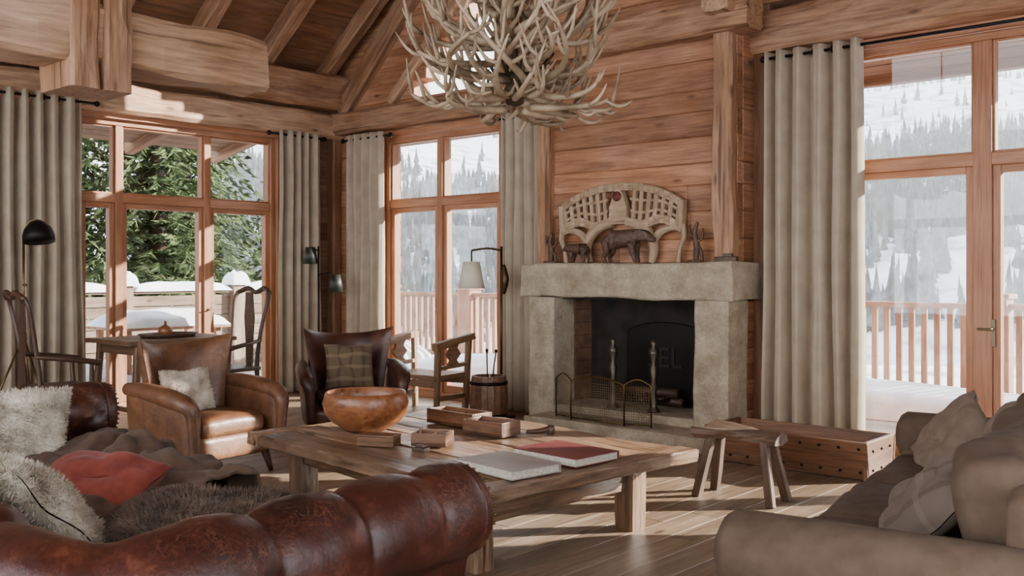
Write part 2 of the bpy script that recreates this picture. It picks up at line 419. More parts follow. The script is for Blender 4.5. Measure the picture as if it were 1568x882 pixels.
m.beam((XRIDGE,YF,8.0),(XRIDGE,YB,8.0),.3,.35,rough=.01)
for xx in (-7.6,.1):
    m.beam((xx,YF,ceilz(xx)-.26),(xx,YB,ceilz(xx)-.26),.24,.28,rough=.012)
m.obj('trim_rafters',BEAM)
m=MB()
m.beam((XL+.02,YF,3.17),(XL+.02,YB,3.17),.30,.30,m=1,rough=.014)
m.beam((XL+.06,YF,3.58),(XL+.06,YB-.02,3.58),.44,.42,rough=.02)
m.beam((XL,YB-.02,3.2),(-6.05,YB-.02,3.2),.3,.26,rough=.014)
m.beam((-3.95,YB-.03,3.4),(XR,YB-.03,3.4),.36,.34,rough=.018)
m.beam((-3.95,YB-.06,3.78),(XR,YB-.06,3.78),.3,.3,rough=.015)
m.beam((-6.3,7.12,3.49),(-3.75,7.12,3.49),.26,.27,rough=.022)
m.beam((-3.98,7.7,3.62),(-3.98,6.88,3.62),.24,.28,rough=.03,m=1)
m.beam((-9.5,YB-.04,3.55-.2),(-6.9,YB-.04,5.9),.16,.24,rough=.01)
m.beam((-8.62,YB-.02,3.38),(-6.86,YB-.02,5.0),.14,.12,rough=.006,m=1)
m.beam((-6.87,YB-.02,3.3),(-6.87,YB-.02,5.1),.16,.14,rough=.006)
m.obj('trim_wall_beams',[BEAM,BEAML])
m=MB()
m.beam((-6.0,YF,2.86),(-6.0,3.98,2.86),.34,.36,m=1,rough=.022,ch=.1)
m.beam((-6.0,2.68,2.52),(-6.0,2.68,6.4),.42,.19,rough=.014,up=(0,1,0))
m.beam((-6.0,2.89,2.52),(-6.0,2.89,6.4),.42,.19,rough=.014,up=(0,1,0))
m.beam((XL,2.0,3.9),(-6.0,2.0,3.3),.3,.3,rough=.015)
m.obj('trim_truss',[BEAM,BEAML])
m=MB()
m.beam((-3.88,7.52,0),(-3.88,7.52,3.9),.12,.16,rough=.006)
m.beam((XL+.06,YB-.06,0),(XL+.06,YB-.06,3.3),.14,.14,rough=.006)
m.obj('trim_corner_posts',WALLD)
# ---------------------------------------------------------------- windows
def window(name,axis,pos,a0,a1,z1,mull,tr,doors=(),mw=.1,out=1,z0=0,glass=True):
    g=grp(name); m=MB(); gl=MB()
    def B(a,b,z_0,z_1,th=.1,off=.08,mb=m,mi=0):
        c=((a+b)/2,pos+out*off,(z_0+z_1)/2); d=(b-a,th,z_1-z_0)
        if axis=='x': c=(c[1],c[0],c[2]); d=(d[1],d[0],d[2])
        mb.box(c,d,mi)
    f=.06
    B(a0,a0+f,z0,z1,.16);B(a1-f,a1,z0,z1,.16);B(a0,a1,z1-f,z1,.15);B(a0,a1,z0,z0+.07,.18)
    B(a0-.07,a0,z0,z1+.06,.05,-.02);B(a1,a1+.07,z0,z1+.06,.05,-.02);B(a0-.07,a1+.07,z1,z1+.07,.05,-.025)
    for q in mull: B(q-mw/2,q+mw/2,z0+.07,z1-f,.15)
    ed=[a0+f]+[v for q in mull for v in(q-mw/2,q+mw/2)]+[a1-f]
    B(a0+f,a1-f,tr-.05,tr+.04,.14)
    cells=[(ed[i],ed[i+1]) for i in range(0,len(ed),2)]
    for k,(p,q) in enumerate(cells):
        for (zz0,zz1,fw) in ((z0+.07,tr-.05,.055),(tr+.04,z1-f,.018)):
            B(p,p+fw,zz0,zz1,.08,.07);B(q-fw,q,zz0,zz1,.08,.07);B(p+fw,q-fw,zz1-fw,zz1,.08,.07)
            B(p+fw,q-fw,zz0,zz0+(fw*1.5 if fw>.05 else fw),.08,.07)
            if glass: B(p+fw-.01,q-fw+.01,zz0+fw-.01,zz1-fw+.01,.006,.07,gl)
    m.obj('frame',FRAME,g,bevel=.006)
    if glass: gl.obj('panes',GLASS,g)
    h=MB()
    for q in doors:
        c=lambda o,z:( (q,pos-out*o,z) if axis=='y' else (pos-out*o,q,z))
        h.tube([c(-.02,1.0),c(.05,1.0)],.01,8)
        e=list(c(.05,1.0)); e2=list(e)
        if axis=='y': e2[0]-=.09
        else: e2[1]-=.09
        h.tube([e,e2],.008,8)
        h.box(c(-.015,.97),(.035,.012,.2) if axis=='y' else (.012,.035,.2))
    if doors: h.obj('handle',plain('handle_metal','6a5e4e',.4,.8),g,bevel=.002)
    return g
window('window_1','x',XL,W1[0],W1[1],2.97,[4.83,5.84],2.17,[5.88],mw=.08,out=-1)
window('window_2','y',YB,W2[0],W2[1],2.97,[-7.86],2.2,[],mw=.08)
window('window_3','y',YB,W3[0],W3[1],3.16,[-2.19,-1.0],2.24,[-2.12],mw=.13)
window('added_window_right','x',XR,-2,5.0,3.15,[.2,2.4],2.2,[],z0=.42,glass=False)  # unseen right-wall opening, added to let more sky light in
window('added_window_front','y',YF,-9,1.4,3.35,[-6.4,-3.8,-1.2],2.3,[],out=-1,z0=.22,glass=False)  # unseen opening behind the camera, added so sky light reaches the room
# ---------------------------------------------------------------- curtains
def curtain(name,axis,pos,a0,a1,z1,folds,amp=.055,seed=0,rod=None):
    g=grp(name); m=MB(); nu=folds*16; nv=30; vs=[];G=[]
    for j in range(nv+1):
        v=j/nv; z=.015+(z1-.015)*v
        for i in range(nu+1):
            u=i/nu
            ph=u*folds*2*math.pi+ .5*math.sin(u*9+seed)+.25*noise.noise(Vector((u*4,v*1.5,seed)))*4*(1-v)
            a=a0+(a1-a0)*(u + .012*math.sin(v*5+u*13+seed)*(1-v)) + (a1-a0)*.05*(u-.5)*(1-v)
            o=amp*(math.sin(ph)+.3*math.sin(2*ph+seed))*(1.0-.1*v)*(1+.35*noise.noise(Vector((u*5,v*.8,seed+9))))+.02*noise.noise(Vector((u*8,v*3,seed+5)))
            p=(a,pos+o,z) if axis=='y' else (pos+o,a,z)
            vs.append(p);G.append((u,v,0))
    fs=[(j*(nu+1)+i,j*(nu+1)+i+1,(j+1)*(nu+1)+i+1,(j+1)*(nu+1)+i) for j in range(nv) for i in range(nu)]
    m.add(vs,fs,0,True,G)
    o=m.obj('cloth',CURT,g); so=o.modifiers.new('s','SOLIDIFY'); so.thickness=.006
    r=MB(); zr=z1-.05
    for k in range(folds):
        a=a0+(a1-a0)*(k+.5)/folds
        T=Matrix.Translation((a,pos,zr) if axis=='y' else (pos,a,zr))@(Euler((0,math.pi/2,0)) if axis=='y' else Euler((math.pi/2,0,0))).to_matrix().to_4x4()
        r.lathe([(.018,-.004),(.03,-.004),(.03,.004),(.018,.004)],n=14,T=T)
    r0,r1=rod if rod else (a0-.06,a1+.06)
    P=lambda a,o=0:(a,pos+o,zr) if axis=='y' else (pos+o,a,zr)
    r.tube([P(r0),P(r1)],.013,10)
    for e in (r0,r1): r.lathe([(.001,-.03),(.022,-.02),(.028,0),(.022,.02),(.001,.03)],c=P(e),n=12)
    r.obj('rod',IRON,g)
    return g
curtain('curtain','x',-9.5,3.2,4.34,3.12,8,seed=1,rod=(3.1,4.5),amp=.07)
curtain('curtain','x',-9.5,6.62,7.22,3.05,5,seed=2,rod=(6.5,7.28),amp=.06)
curtain('curtain','y',7.4,-9.24,-8.56,3.02,5,seed=3,rod=(-9.3,-8.45),amp=.06)
curtain('curtain','y',7.4,-6.72,-6.22,3.02,4,seed=4,rod=(-6.85,-6.15))
curtain('curtain','y',7.36,-3.76,-2.98,3.2,5,seed=5,amp=.085,rod=(-3.8,-.6))
# ---------------------------------------------------------------- fireplace
F=grp('fireplace')
m=MB()
m.beam((-6.1,7.26,1.335),(-3.86,7.26,1.335),.60,.31,rough=.013,ch=.05,seg=.05)
m.beam((-5.86,7.13,0),(-5.86,7.13,1.18),.31,.32,rough=.011,ch=.05,up=(0,1,0),seg=.05)
m.beam((-4.06,7.13,0),(-4.06,7.13,1.18),.31,.34,rough=.011,ch=.05,up=(0,1,0),seg=.05)
m.box((-4.96,7.28,.1),(1.5,.56,.2))
m.beam((-5.75,6.82,.065),(-3.88,6.82,.065),.42,.13,rough=.006,ch=.06,seg=.08)
m.obj('stone_surround',STONE,F,bevel=.01)
m=MB()
for i in range(8):
    z=.2+i*.1225
    for k,(y0,y1) in enumerate(((7.29,7.42+.1*(i%2)),(7.42+.1*(i%2),7.57))):
        m.box((-5.76,(y0+y1)/2,z+.061),(.12,y1-y0,.12)); m.box((-4.14,(y0+y1)/2,z+.061),(.12,y1-y0,.12))
m.obj('firebox_bricks',noisy('firebox_brick','5a4130','7d5b44',.9,8,.6,30),F,bevel=.006)
m=MB(); m.box((-4.95,7.57,.68),(1.5,.04,1.0)); m.box((-4.95,7.35,1.175),(1.5,.5,.02)); m.obj('soot_back',SOOT,F)
m=MB(); 
pts=[(-.42,0),(.42,0),(.42,.62)]+[(.42*math.cos(a),.62+.12*math.sin(a)) for a in [i*math.pi/10 for i in range(1,10)]]+[(-.42,.62)]
m.prism(pts,-.015,.015,T=Matrix.Translation((-4.85,7.535,.22))); m.obj('fireback_plate',IRON,F,bevel=.01)
tc=bpy.data.curves.new('relief','FONT'); tc.body='SEL'; tc.size=.26; tc.extrude=.006; tc.align_x='CENTER'; tc.materials.append(plain('relief_iron','26211c',.5,.5))
to=bpy.data.objects.new('plate_relief',tc); COL.objects.link(to); to.parent=F; to.location=(-4.85,7.514,.55); to.rotation_euler=(math.pi/2,0,0)
m=MB()
for x in (-5.15,-4.72):
    m.lathe([(.06,0),(.05,.02),(.03,.05),(.04,.1),(.02,.16),(.038,.22),(.024,.28),(.04,.36),(.02,.42),(.045,.5),(.045,.53),(.016,.56),(.03,.6),(.002,.63)],c=(x,7.14,.2),n=14)
    m.beam((x,7.15,.28),(x,7.48,.28),.025,.03,rough=0)
m.obj('andirons',plain('andiron_iron','544b41',.4,.8),F)
m=MB()
m.tube([(-5.2,7.34,.345),(-4.62,7.38,.345)],.045,9); m.tube([(-5.05,7.42,.28),(-4.6,7.42,.26)],.04,9)
m.obj('firewood_log',DARKW,F)
m=MB(); z=1.49; CW=(-6.0,-3.94)
while z<8.0:
    h=U(.17,.27); x=CW[0]
    while x<CW[1]:
        l=U(.5,1.6) if z<2.0 or R()<.4 else 3; e=min(CW[1],x+l)
        if CW[1]-e<.25: e=CW[1]
        m.box(((x+e)/2,7.23+U(-.006,.006),z+h/2),(e-x,.10,h)); x=e
    for sx in (CW[0]+.03,CW[1]-.03): m.box((sx,7.44,z+h/2),(.06,.32,h-.001))
    z+=h
z=0
while z<1.17:
    m.box((-3.97,7.45,z+.065),(.06,.3,.13)); m.box((-5.97,7.45,z+.065),(.06,.3,.13)); z+=.13
m.obj('wall_chimney',WALL,bevel=.009,seg=1)
m=MB()
m.beam((-5.93,7.15,1.49),(-5.93,7.15,3.36),.14,.12,rough=.008,up=(0,1,0))
m.beam((-4.02,7.14,1.49),(-4.02,7.14,3.36),.17,.14,rough=.014,up=(0,1,0))
m.obj('trim_chimney_posts',BEAM)
m=MB(); m.box((-4.7,6.1,.008),(1.6,.95,.016)); m.obj('hearth_slab',HEARTH,bevel=.004)
S=grp('fire_screen',(-4.98,6.72,.135),0)
m=MB(); me=MB()
pan=[(-.5,.02,-.28,-.05),(-.28,-.05,.28,-.05),(.28,-.05,.5,.02)]
for (x0,y0,x1,y1) in pan:
    n=9; top=[]
    for i in range(n):
        t=i/(n-1); top.append((x0+(x1-x0)*t,y0+(y1-y0)*t,.34+.05*math.sin(t*math.pi)))
    m.tube([(x0,y0,0)]+top+[(x1,y1,0)],.007,8)
    m.tube([(x0,y0,.02),(x1,y1,.02)],.006,8)
    k=int(math.hypot(x1-x0,y1-y0)/.02)
    for i in range(1,k):
        t=i/k; me.tube([(x0+(x1-x0)*t,y0+(y1-y0)*t,.02),(x0+(x1-x0)*t,y0+(y1-y0)*t,.34+.045*math.sin(t*math.pi))],.0018,4)
    for i in range(1,16): me.tube([(x0,y0,i*.0205+.02),(x1,y1,i*.0205+.02)],.0016,4)
m.obj('rim',BRASS,S); me.obj('mesh',plain('screen_mesh','7a664c',.5,.8),S)
# ---------------------------------------------------------------- mantel carving
C=grp('carved_yoke_panel',(-5.05,7.1,1.492))
m=MB()
zt=lambda x:.67-.17*(abs(x)/.64)**2.4
zb=lambda x:.36-.03*(abs(x)/.64)**2+.03*math.cos(x*14)
def rim(f,w,h,y=0,x0=-.64,x1=.64,n=24):
    P=[(x0+(x1-x0)*i/n) for i in range(n+1)]
    for i in range(n):
        a,b=P[i],P[i+1]
        m.prism([(a,f(a)-h/2),(b,f(b)-h/2),(b,f(b)+h/2),(a,f(a)+h/2)],-w/2,w/2)
rim(zt,.06,.07);rim(zb,.06,.08)
for q in (.33,.66):
    for sgn in (-1,1): rim(lambda x:zb(x)+(zt(x)-zb(x))*q,.035,.026,x0=min(sgn*.12,sgn*.6),x1=max(sgn*.12,sgn*.6),n=10)
for s_ in (-1,1):
    for k in range(7):
        x=s_*(.14+k*.075); x2=x+s_*.03
        m.beam((x,0,zb(x)),(x2,0,zt(x2)),.04,.034,rough=.003,up=(0,1,0))
    m.beam((s_*.63,0,zb(.63)-.02),(s_*.645,0,zt(.63)+.02),.07,.05,rough=.004)
    m.tube([(s_*.64,0,.32),(s_*.66,0,.22),(s_*.62,0,.12),(s_*.60,0,.0)],[.03,.026,.02,.024],8,sub=4)
    m.tube([(s_*.08,0,.36),(s_*.2,0,.33),(s_*.32,0,.24),(s_*.36,0,.12),(s_*.33,0,0)],[.045,.05,.05,.042,.035],8,sub=4)
    m.tube([(s_*.36,0,.2),(s_*.44,0,.27),(s_*.56,0,.3),(s_*.64,0,.28)],[.04,.035,.03,.03],8,sub=4)
poly=[(-.1,.34),(.1,.34),(.09,.5),(.05,.6),(0,.7),(-.05,.6),(-.09,.5)]
m.prism(poly,-.035,.035)
m.obj('carving',CARVE,C,bevel=.004)
m=MB(); m.lathe([(.001,-.02),(.03,-.018),(.045,0),(.03,.018),(.001,.02)],n=14,T=Matrix.Translation((0,-.05,.585))@Euler((math.pi/2,0,0)).to_matrix().to_4x4())
m.obj('rosette',noisy('rosette_red','4e1c1a','74362e',.7,20),C)
def skin(name,verts,edges,radii,mat,parent,loc=(0,0,0),sub=2):
    me=bpy.data.meshes.new(name); me.from_pydata(verts,edges,[]); o=bpy.data.objects.new(name,me); COL.objects.link(o)
    o.parent=parent; o.location=loc
    me.materials.append(mat)
    sk=o.modifiers.new('skin','SKIN'); sk.use_smooth_shade=True
    for i,r in enumerate(radii): 
        me.skin_vertices[0].data[i].radius=(r,r) if not isinstance(r,tuple) else r
    me.skin_vertices[0].data[0].use_root=True
    su=o.modifiers.new('sub','SUBSURF'); su.levels=sub; su.render_levels=sub
    return o
def bear(name,loc,rz,s,mat):
    g=grp(name,loc,rz); g.scale=(s,s,s)
    V=[(0,0,.62),(-.35,0,.60),(.35,0,.64),(.55,0,.7),(.72,0,.66),(.92,0,.58),(1.02,0,.55),
       (-.42,.14,.5),(-.34,.16,.3),(-.46,.16,.14),(-.44,.16,.03),(-.36,.16,.02),
       (-.42,-.14,.5),(-.34,-.16,.3),(-.46,-.16,.14),(-.44,-.16,.03),(-.36,-.16,.02),
       (.35,.14,.5),(.36,.16,.3),(.38,.16,.14),(.4,.16,.03),(.47,.16,.02),
       (.35,-.14,.5),(.40,-.16,.3),(.46,-.16,.14),(.48,-.16,.03),(.55,-.16,.02),
       (-.58,0,.6),(.74,.1,.8),(.74,-.1,.8)]
    E=[(0,1),(0,2),(2,3),(3,4),(4,5),(5,6),(1,7),(7,8),(8,9),(9,10),(10,11),(1,12),(12,13),(13,14),(14,15),(15,16),(2,17),(17,18),(18,19),(19,20),(20,21),(2,22),(22,23),(23,24),(24,25),(25,26),(1,27),(4,28),(4,29)]
    Rr=[.25,.23,.24,.17,.15,.08,.06,.14,.1,.07,.06,.05,.14,.1,.07,.06,.05,.13,.09,.07,.06,.05,.13,.09,.07,.06,.05,.04,.035,.035]
    skin('body',V,E,Rr,mat,g)
    return g
DKF=noisy('figurine_wood','35231a','5e4331',.55,14,.4,40)
bear('carved_bear_figurine',(-4.95,6.985,1.496),rad(5),.33,DKF)
bear('carved_goat_figurine',(-5.42,6.99,1.496),rad(175),.2,DKF)
for nm,x,h in (('twig_figurine',-4.25,.33),('twig_figurine',-5.8,.28)):
    g=grp(nm,(x,7.05,1.492)); m=MB()
    m.tube([(0,0,0),(.01,0,h*.4),(-.01,0,h*.75),(.02,0,h)],[.02,.028,.02,.012],7,sub=3)
    m.tube([(0,0,h*.5),(.06,0,h*.6),(.07,.0,h*.85)],[.014,.012,.006],6,sub=3)
    m.tube([(0,0,h*.6),(-.05,0,h*.7),(-.06,0,h*.95)],[.014,.012,.006],6,sub=3)
    m.tube([(.06,0,0),(.05,0,h*.3),(.0,0,h*.45)],[.014,.014,.012],6,sub=3)
    m.lathe([(.001,0),(.07,0),(.065,.02),(.001,.025)],n=12)
    m.obj('figure',DKF,g)
g=grp('driftwood_piece',(-3.98,7.04,1.492)); m=MB(); m.beam((-.08,0,.025),(.1,.03,.025),.05,.035,rough=.01); m.beam((-.02,.02,.05),(.06,.03,.055),.03,.03,rough=.01); m.obj('wood',DKF,g)
# ---------------------------------------------------------------- coffee table
T=grp('coffee_table',(-3.96,4.0,0),rad(-6))
m=MB(); L_,W_=2.2,1.52; y=-W_/2
for w in (.24,.19,.26,.17,.23,.2,.23):
    m.beam((-L_/2+.1,y+w/2,.415),(L_/2-.1,y+w/2,.415+U(-.003,.002)),w-.008,.065,rough=.007,ch=.10,seg=.05); y+=w
for s_ in (-1,1): m.beam((s_*(L_/2-.06),-W_/2,.415),(s_*(L_/2-.06),W_/2,.415),.12,.072,rough=.009,ch=.1,seg=.05)
for sx in (-1,1):
    for sy in (-1,1):
        m.beam((sx*.8,sy*.55,0),(sx*.8,sy*.55,.38),.13,.13,rough=.01)
    m.beam((sx*.8,-.55,.27),(sx*.8,.55,.27),.06,.11,rough=.005)
for sy in (-1,1): m.beam((-.8,sy*.55,.33),(.8,sy*.55,.33),.06,.1,rough=.005)
m.obj('table_body',TABLEW,T)
TZ=.456
g=grp('wooden_bowl',(-4.62,3.85,TZ)); m=MB()
m.lathe([(.001,.0),(.12,0),(.15,.02),(.21,.06),(.25,.11),(.26,.17),(.25,.21),(.24,.235),(.225,.23),(.232,.17),(.22,.11),(.17,.06),(.1,.035),(.001,.03)],n=40,wob=.015)
m.obj('bowl',BOWLW,g)
def tray(name,x,y,l,w,h,rz,div=False,mat=BOWLW):
    g=grp(name,(x,y,TZ),rz); m=MB(); t=.018
    m.box((0,0,.012),(l,w,.024))
    for s_ in (-1,1):
        m.box((0,s_*(w/2-t/2),h/2),(l,t,h)); m.box((s_*(l/2-t/2),0,h/2),(t,w-2*t,h))
    if div: m.box((0,0,h*.4),(t,w-2*t,h*.8))
    m.obj('tray',mat,g,bevel=.004)
TRW=wood('tray_wood','4a3020','7d563a',.45,(3,14,14),.3,.2)
tray('wooden_tray',-4.35,4.38,.42,.17,.09,rad(-2),True,TRW)
tray('wooden_tray',-3.95,4.25,.3,.18,.085,rad(4),False,TRW)
tray('wooden_tray',-3.96,3.78,.2,.17,.07,rad(30),True,TRW)
g=grp('wooden_box',(-4.16,3.56,TZ),rad(25)); m=MB(); m.box((0,0,.025),(.22,.11,.05)); m.box((0,0,.056),(.225,.115,.012)); m.obj('box',TRW,g,bevel=.004)
g=grp('wooden_block',(-3.84,3.58,TZ),rad(10)); m=MB(); m.box((0,0,.012),(.08,.06,.024)); m.box((0,.0,.03),(.05,.04,.012)); m.obj('block',DARKW,g,bevel=.003)
g=grp('wooden_pipe',(-3.72,4.42,TZ),rad(60)); m=MB(); m.tube([(-.08,0,.02),(0,0,.02),(.06,0,.03)],[.012,.016,.02],8,sub=3); m.lathe([(.001,0),(.022,.0),(.026,.03),(.02,.05),(.001,.045)],c=(.07,0,0),n=12); m.obj('pipe',DARKW,g)
PAGE=noisy('book_pages','b5aea0','cdc7ba',.9,60,.1,200)
def book(x,y,l,w,h,rz,cov):
    g=grp('book',(x,y,TZ+.002),rz); m=MB()
    m.box((0,0,.0025),(l,w,.005)); m.box((0,0,h-.0025),(l,w,.005)); m.box((0,w/2-.003,h/2),(l,.006,h))
    m.obj('cover',cov,g,bevel=.0015); m=MB(); m.box((0,-.003,h/2),(l-.012,w-.012,h-.01)); m.obj('pages',PAGE,g)
book(-3.17,3.53,.42,.31,.045,rad(-8),noisy('book_cover_grey','857c72','9d948a',.5,4,0))
book(-3.15,3.95,.44,.33,.045,rad(-4),noisy('book_cover_red','602422','73352f',.55,4,0))
# ---------------------------------------------------------------- chesterfield
CH=grp('chesterfield_sofa',(-3.705,2.345,0),rad(-6))
def chester():
    m=MB(); HL,D=1.4,1.16; rc=.14; DL=.22; fa=math.atan2(DL,D)
    P=[]
    def arc(cx,cy,r,a0,a1,n):
        for i in range(n+1):
            a=a0+(a1-a0)*i/n; P.append((cx+r*math.cos(a),cy+r*math.sin(a),math.cos(a),math.sin(a)))
    n=60
    for i in range(n): P.append((-HL,0-(D-rc)*i/n,-1,0))
    arc(-HL+rc,-D+rc,rc,math.pi,1.5*math.pi,8)
    n2=136; HR=HL+DL*(D-rc)/D
    for i in range(1,n2): P.append((-HL+rc+(HL+HR-2*rc)*i/n2,-D,0,-1))
    arc(HR-rc,-D+rc,rc,1.5*math.pi,2*math.pi+fa,8)
    sx,sy=P[-1][0],P[-1][1]
    for i in range(1,n+1): P.append((sx+(HL-sx)*i/n,sy+(0-sy)*i/n,math.cos(fa),math.sin(fa)))
    pr=[(0,.22)]
    for i in range(8): pr.append((0,.22+.34*(i+1)/8))
    cx,cz,rr=.105,.665,.15
    for i in range(27):
        a=rad(205-i*(265/26)); pr.append((cx+rr*math.cos(a),cz+rr*math.sin(a)))
    pr+=[(.15,.52),(.14,.47),(.145,.35),(.145,.2),(.145,.09)]
    S=[0]
    for i in range(1,len(pr)): S.append(S[-1]+math.hypot(pr[i][0]-pr[i-1][0],pr[i][1]-pr[i-1][1]))
    nr=[]
    for i in range(len(pr)):
        a=pr[max(0,i-1)];b=pr[min(len(pr)-1,i+1)]; dx,dz=b[0]-a[0],b[1]-a[1]; l=math.hypot(dx,dz); nr.append((-dz/l,dx/l))
    Lp=[0]
    for i in range(1,len(P)): Lp.append(Lp[-1]+math.hypot(P[i][0]-P[i-1][0],P[i][1]-P[i-1][1]))
    Ltot=Lp[-1]
    ca=.15; cb=.155; vs=[];G=[]
    s0=.02
    for i,p in enumerate(P):
        for j,(o,z) in enumerate(pr):
            t=Lp[i]-Ltot/2; s_=S[j]
            d=0
            if 1<=j<=32:
                pp=(t/ca/2+ (s_-s0)/cb/2); qq=(t/ca/2-(s_-s0)/cb/2)
                h=(abs(math.sin(math.pi*pp))*abs(math.sin(math.pi*qq)))**.42
                f=min(1,max(0,(s_-(s0+4*cb-.02))/.05))
                h2=abs(math.sin(math.pi*t/(2*ca)))**.3
                h=h*(1-f)+h2*f
                env=min(1,(33-j)/4)
                d=(h-.75)*.038*env+.007*noise.noise(Vector((t*5,s_*6,3)))+.004*noise.noise(Vector((t*18,s_*18,3)))
            e=min(Lp[i],Ltot-Lp[i]); 
            if e<.05: d*=e/.05; d-= (1-e/.05)**2*.02 if 2<j<34 else 0
            nn=nr[j]; oo=o+nn[0]*d; zz=z+nn[1]*d
            vs.append((P[i][0]+P[i][2]*oo,P[i][1]+P[i][3]*oo,zz)); G.append((t,s_,0))
    n=len(pr); fs=[]
    for i in range(len(P)-1):
        for j in range(n-1): fs.append((i*n+j,i*n+j+1,(i+1)*n+j+1,(i+1)*n+j))
    m.add(vs,fs,0,True,G)
    m.obj('tufted_frame',LEA,CH,sub=1)
    bm=MB()
    for k in range(-60,61):
        for l in range(-1,5):
            if (k+l)%2: continue
            t=k*ca; s_=s0+l*cb
            if s_<.05 or abs(t)>Ltot/2-.03: continue
            ti=t+Ltot/2; i=min(range(len(Lp)),key=lambda q:abs(Lp[q]-ti)); j=min(range(len(S)),key=lambda q:abs(S[q]-s_))
            nn=nr[j]; o=pr[j][0]-nn[0]*.022; z=pr[j][1]-nn[1]*.022
            c=(P[i][0]+P[i][2]*o,P[i][1]+P[i][3]*o,z)
            bm.lathe([(.0005,-.008),(.01,-.006),(.013,0),(.01,.006),(.0005,.008)],c=c,n=8)
    bm.obj('buttons',LEA,CH)
    f=MB(); nl=MB()
    for sgn in (-1,1):
        TT=Matrix.Identity(4) if sgn<0 else Matrix.Translation((HL,0,0))@Matrix.Rotation(fa,4,'Z')@Matrix.Translation((-HL,0,0))
        pts=[(sgn*(HL+o),z) for (o,z) in pr]+[(sgn*HL,.09)]
        if sgn<0: pts=pts[::-1]
        f.prism(pts,-.03,.012,T=TT)
        Tm=TT@Matrix.Translation((sgn*(HL+cx),.012,cz))@Euler((-math.pi/2,0,0)).to_matrix().to_4x4()
        f.lathe([(.148,-.01),(.14,.012),(.11,.022),(.05,.026),(.001,.027)],n=28,T=Tm)
        for q in range(26):
            a=rad(230-q*(290/25)); nl.lathe([(.0005,-.006),(.006,-.003),(.006,.003),(.0005,.006)],c=(sgn*(HL+cx+math.cos(a)*.137),.028,cz+math.sin(a)*.137),n=6,T=TT)
        for q in range(20): nl.lathe([(.0005,-.006),(.006,-.003),(.006,.003),(.0005,.006)],c=(sgn*(HL+.015),.014,.1+q*.023),n=6,T=TT)
    f.obj('arm_facings',LEA,CH,bevel=.008)
    nl.obj('nailheads',BRASS,CH)
    s=MB()
    for k in range(3):
        w=(2*HL-.02)/3; s.rbox((-HL+.01+w*(k+.5),-.56,.37),(w-.008,1.16,.15),.05,crown=.02,n=10,seed=k,wr=.008)
    s.rbox((.08,-.58,.19),(2*HL+.16,1.12,.2),.03,n=8)
    s.obj('seat_cushions',LEA,CH,merge=True)
    s=MB()
    for sx in (-1,1):
        for y in (-.08,-1.18): s.lathe([(.03,0),(.045,.03),(.05,.06),(.035,.09),(.035,.1)],c=(sx*(HL+.06),y,0),n=14)
    s.obj('bun_feet',DARKW,CH)
chester()
def furpillow(name,loc,d,rot,mat,hair=.03,cnt=8000,seed=0):
    g=grp(name,loc); g.rotation_euler=rot; m=MB(); m.cushion((0,0,0),d,m=0,seed=seed,n=20)
    V=m.v; Fc=list(m.f)
    hv=[];hf=[]
    for i in range(cnt):
        f=random.choice(Fc); a,b=R(),R(); p=(V[f[0]]*(1-a)+V[f[1]]*a)*(1-b)+(V[f[3]]*(1-a)+V[f[2]]*a)*b
        nn=(V[f[1]]-V[f[0]]).cross(V[f[3]]-V[f[0]])
        if nn.length<1e-9: continue
        nn.normalize(); 
        tz=nn*.7+Vector((U(-.6,.6),U(-.6,.6),U(-.5,.5)))+Vector((p.x,p.y,0))*1.2; tz.normalize()
        sd=nn.cross(tz); 
        if sd.length<1e-6: continue
        sd.normalize(); L=hair*U(.6,1.2); w=.0022
        k=len(hv); hv+=[p-sd*w,p+sd*w,p+tz*L*.55+sd*w*.7-nn*.002,p+tz*L]; hf+=[(k,k+1,k+2),(k,k+2,k+3)]
    m.add(hv,hf,0,False)
    m.obj('pillow',mat,g)
furpillow('fur_pillow',(-4.95,1.95,.65),(.46,.40,.17),(rad(66),0,rad(60)),FURW,seed=1,hair=.02,cnt=12000)
furpillow('fur_pillow',(-3.50,1.46,.585),(.60,.5,.2),(rad(46),rad(4),rad(172)),FURW,seed=2,hair=.022,cnt=14000)
furpillow('fur_pillow',(-3.12,1.80,.53),(.64,.44,.18),(rad(12),rad(-4),rad(24)),FURB,seed=3,hair=.03,cnt=12000)
g=grp('red_pillow',(-3.9,1.84,.565)); g.rotation_euler=(rad(22),rad(6),rad(30)); m=MB(); m.cushion((0,0,0),(.5,.34,.15),seed=5); m.obj('pillow',REDF,g)
g=grp('throw_blanket',(0,0,0)); m=MB(); vs=[];G=[]; nu,nv=110,90
for j in range(nv+1):
    for i in range(nu+1):
        u=i/nu;v=j/nv
        x=-4.95+1.3*u+.05*math.sin(v*6); y=1.55+1.12*v+.05*math.sin(u*7)
        fold=abs(math.sin(u*11+v*5+3*noise.noise(Vector((u*2,v*2,3)))))*.055+abs(noise.noise(Vector((u*6,v*8,1))))*.06+.11*math.exp(-((v-.62)/.16)**2)*math.exp(-((u-.4)/.4)**2)+.015*noise.noise(Vector((u*20,v*18,5)))
        z=.485+fold
        fr=2.42
        if y>fr: 
            dd=y-fr; y=fr+.04+dd*.3+.02*math.sin(u*20); z=z-dd*.9
        vs.append((x,y,z));G.append((u,v,0))
fs=[(j*(nu+1)+i,j*(nu+1)+i+1,(j+1)*(nu+1)+i+1,(j+1)*(nu+1)+i) for j in range(nv) for i in range(nu)]
m.add(vs,fs,0,True,G); o=m.obj('cloth',BLANK,g); so=o.modifiers.new('s','SOLIDIFY'); so.thickness=.012
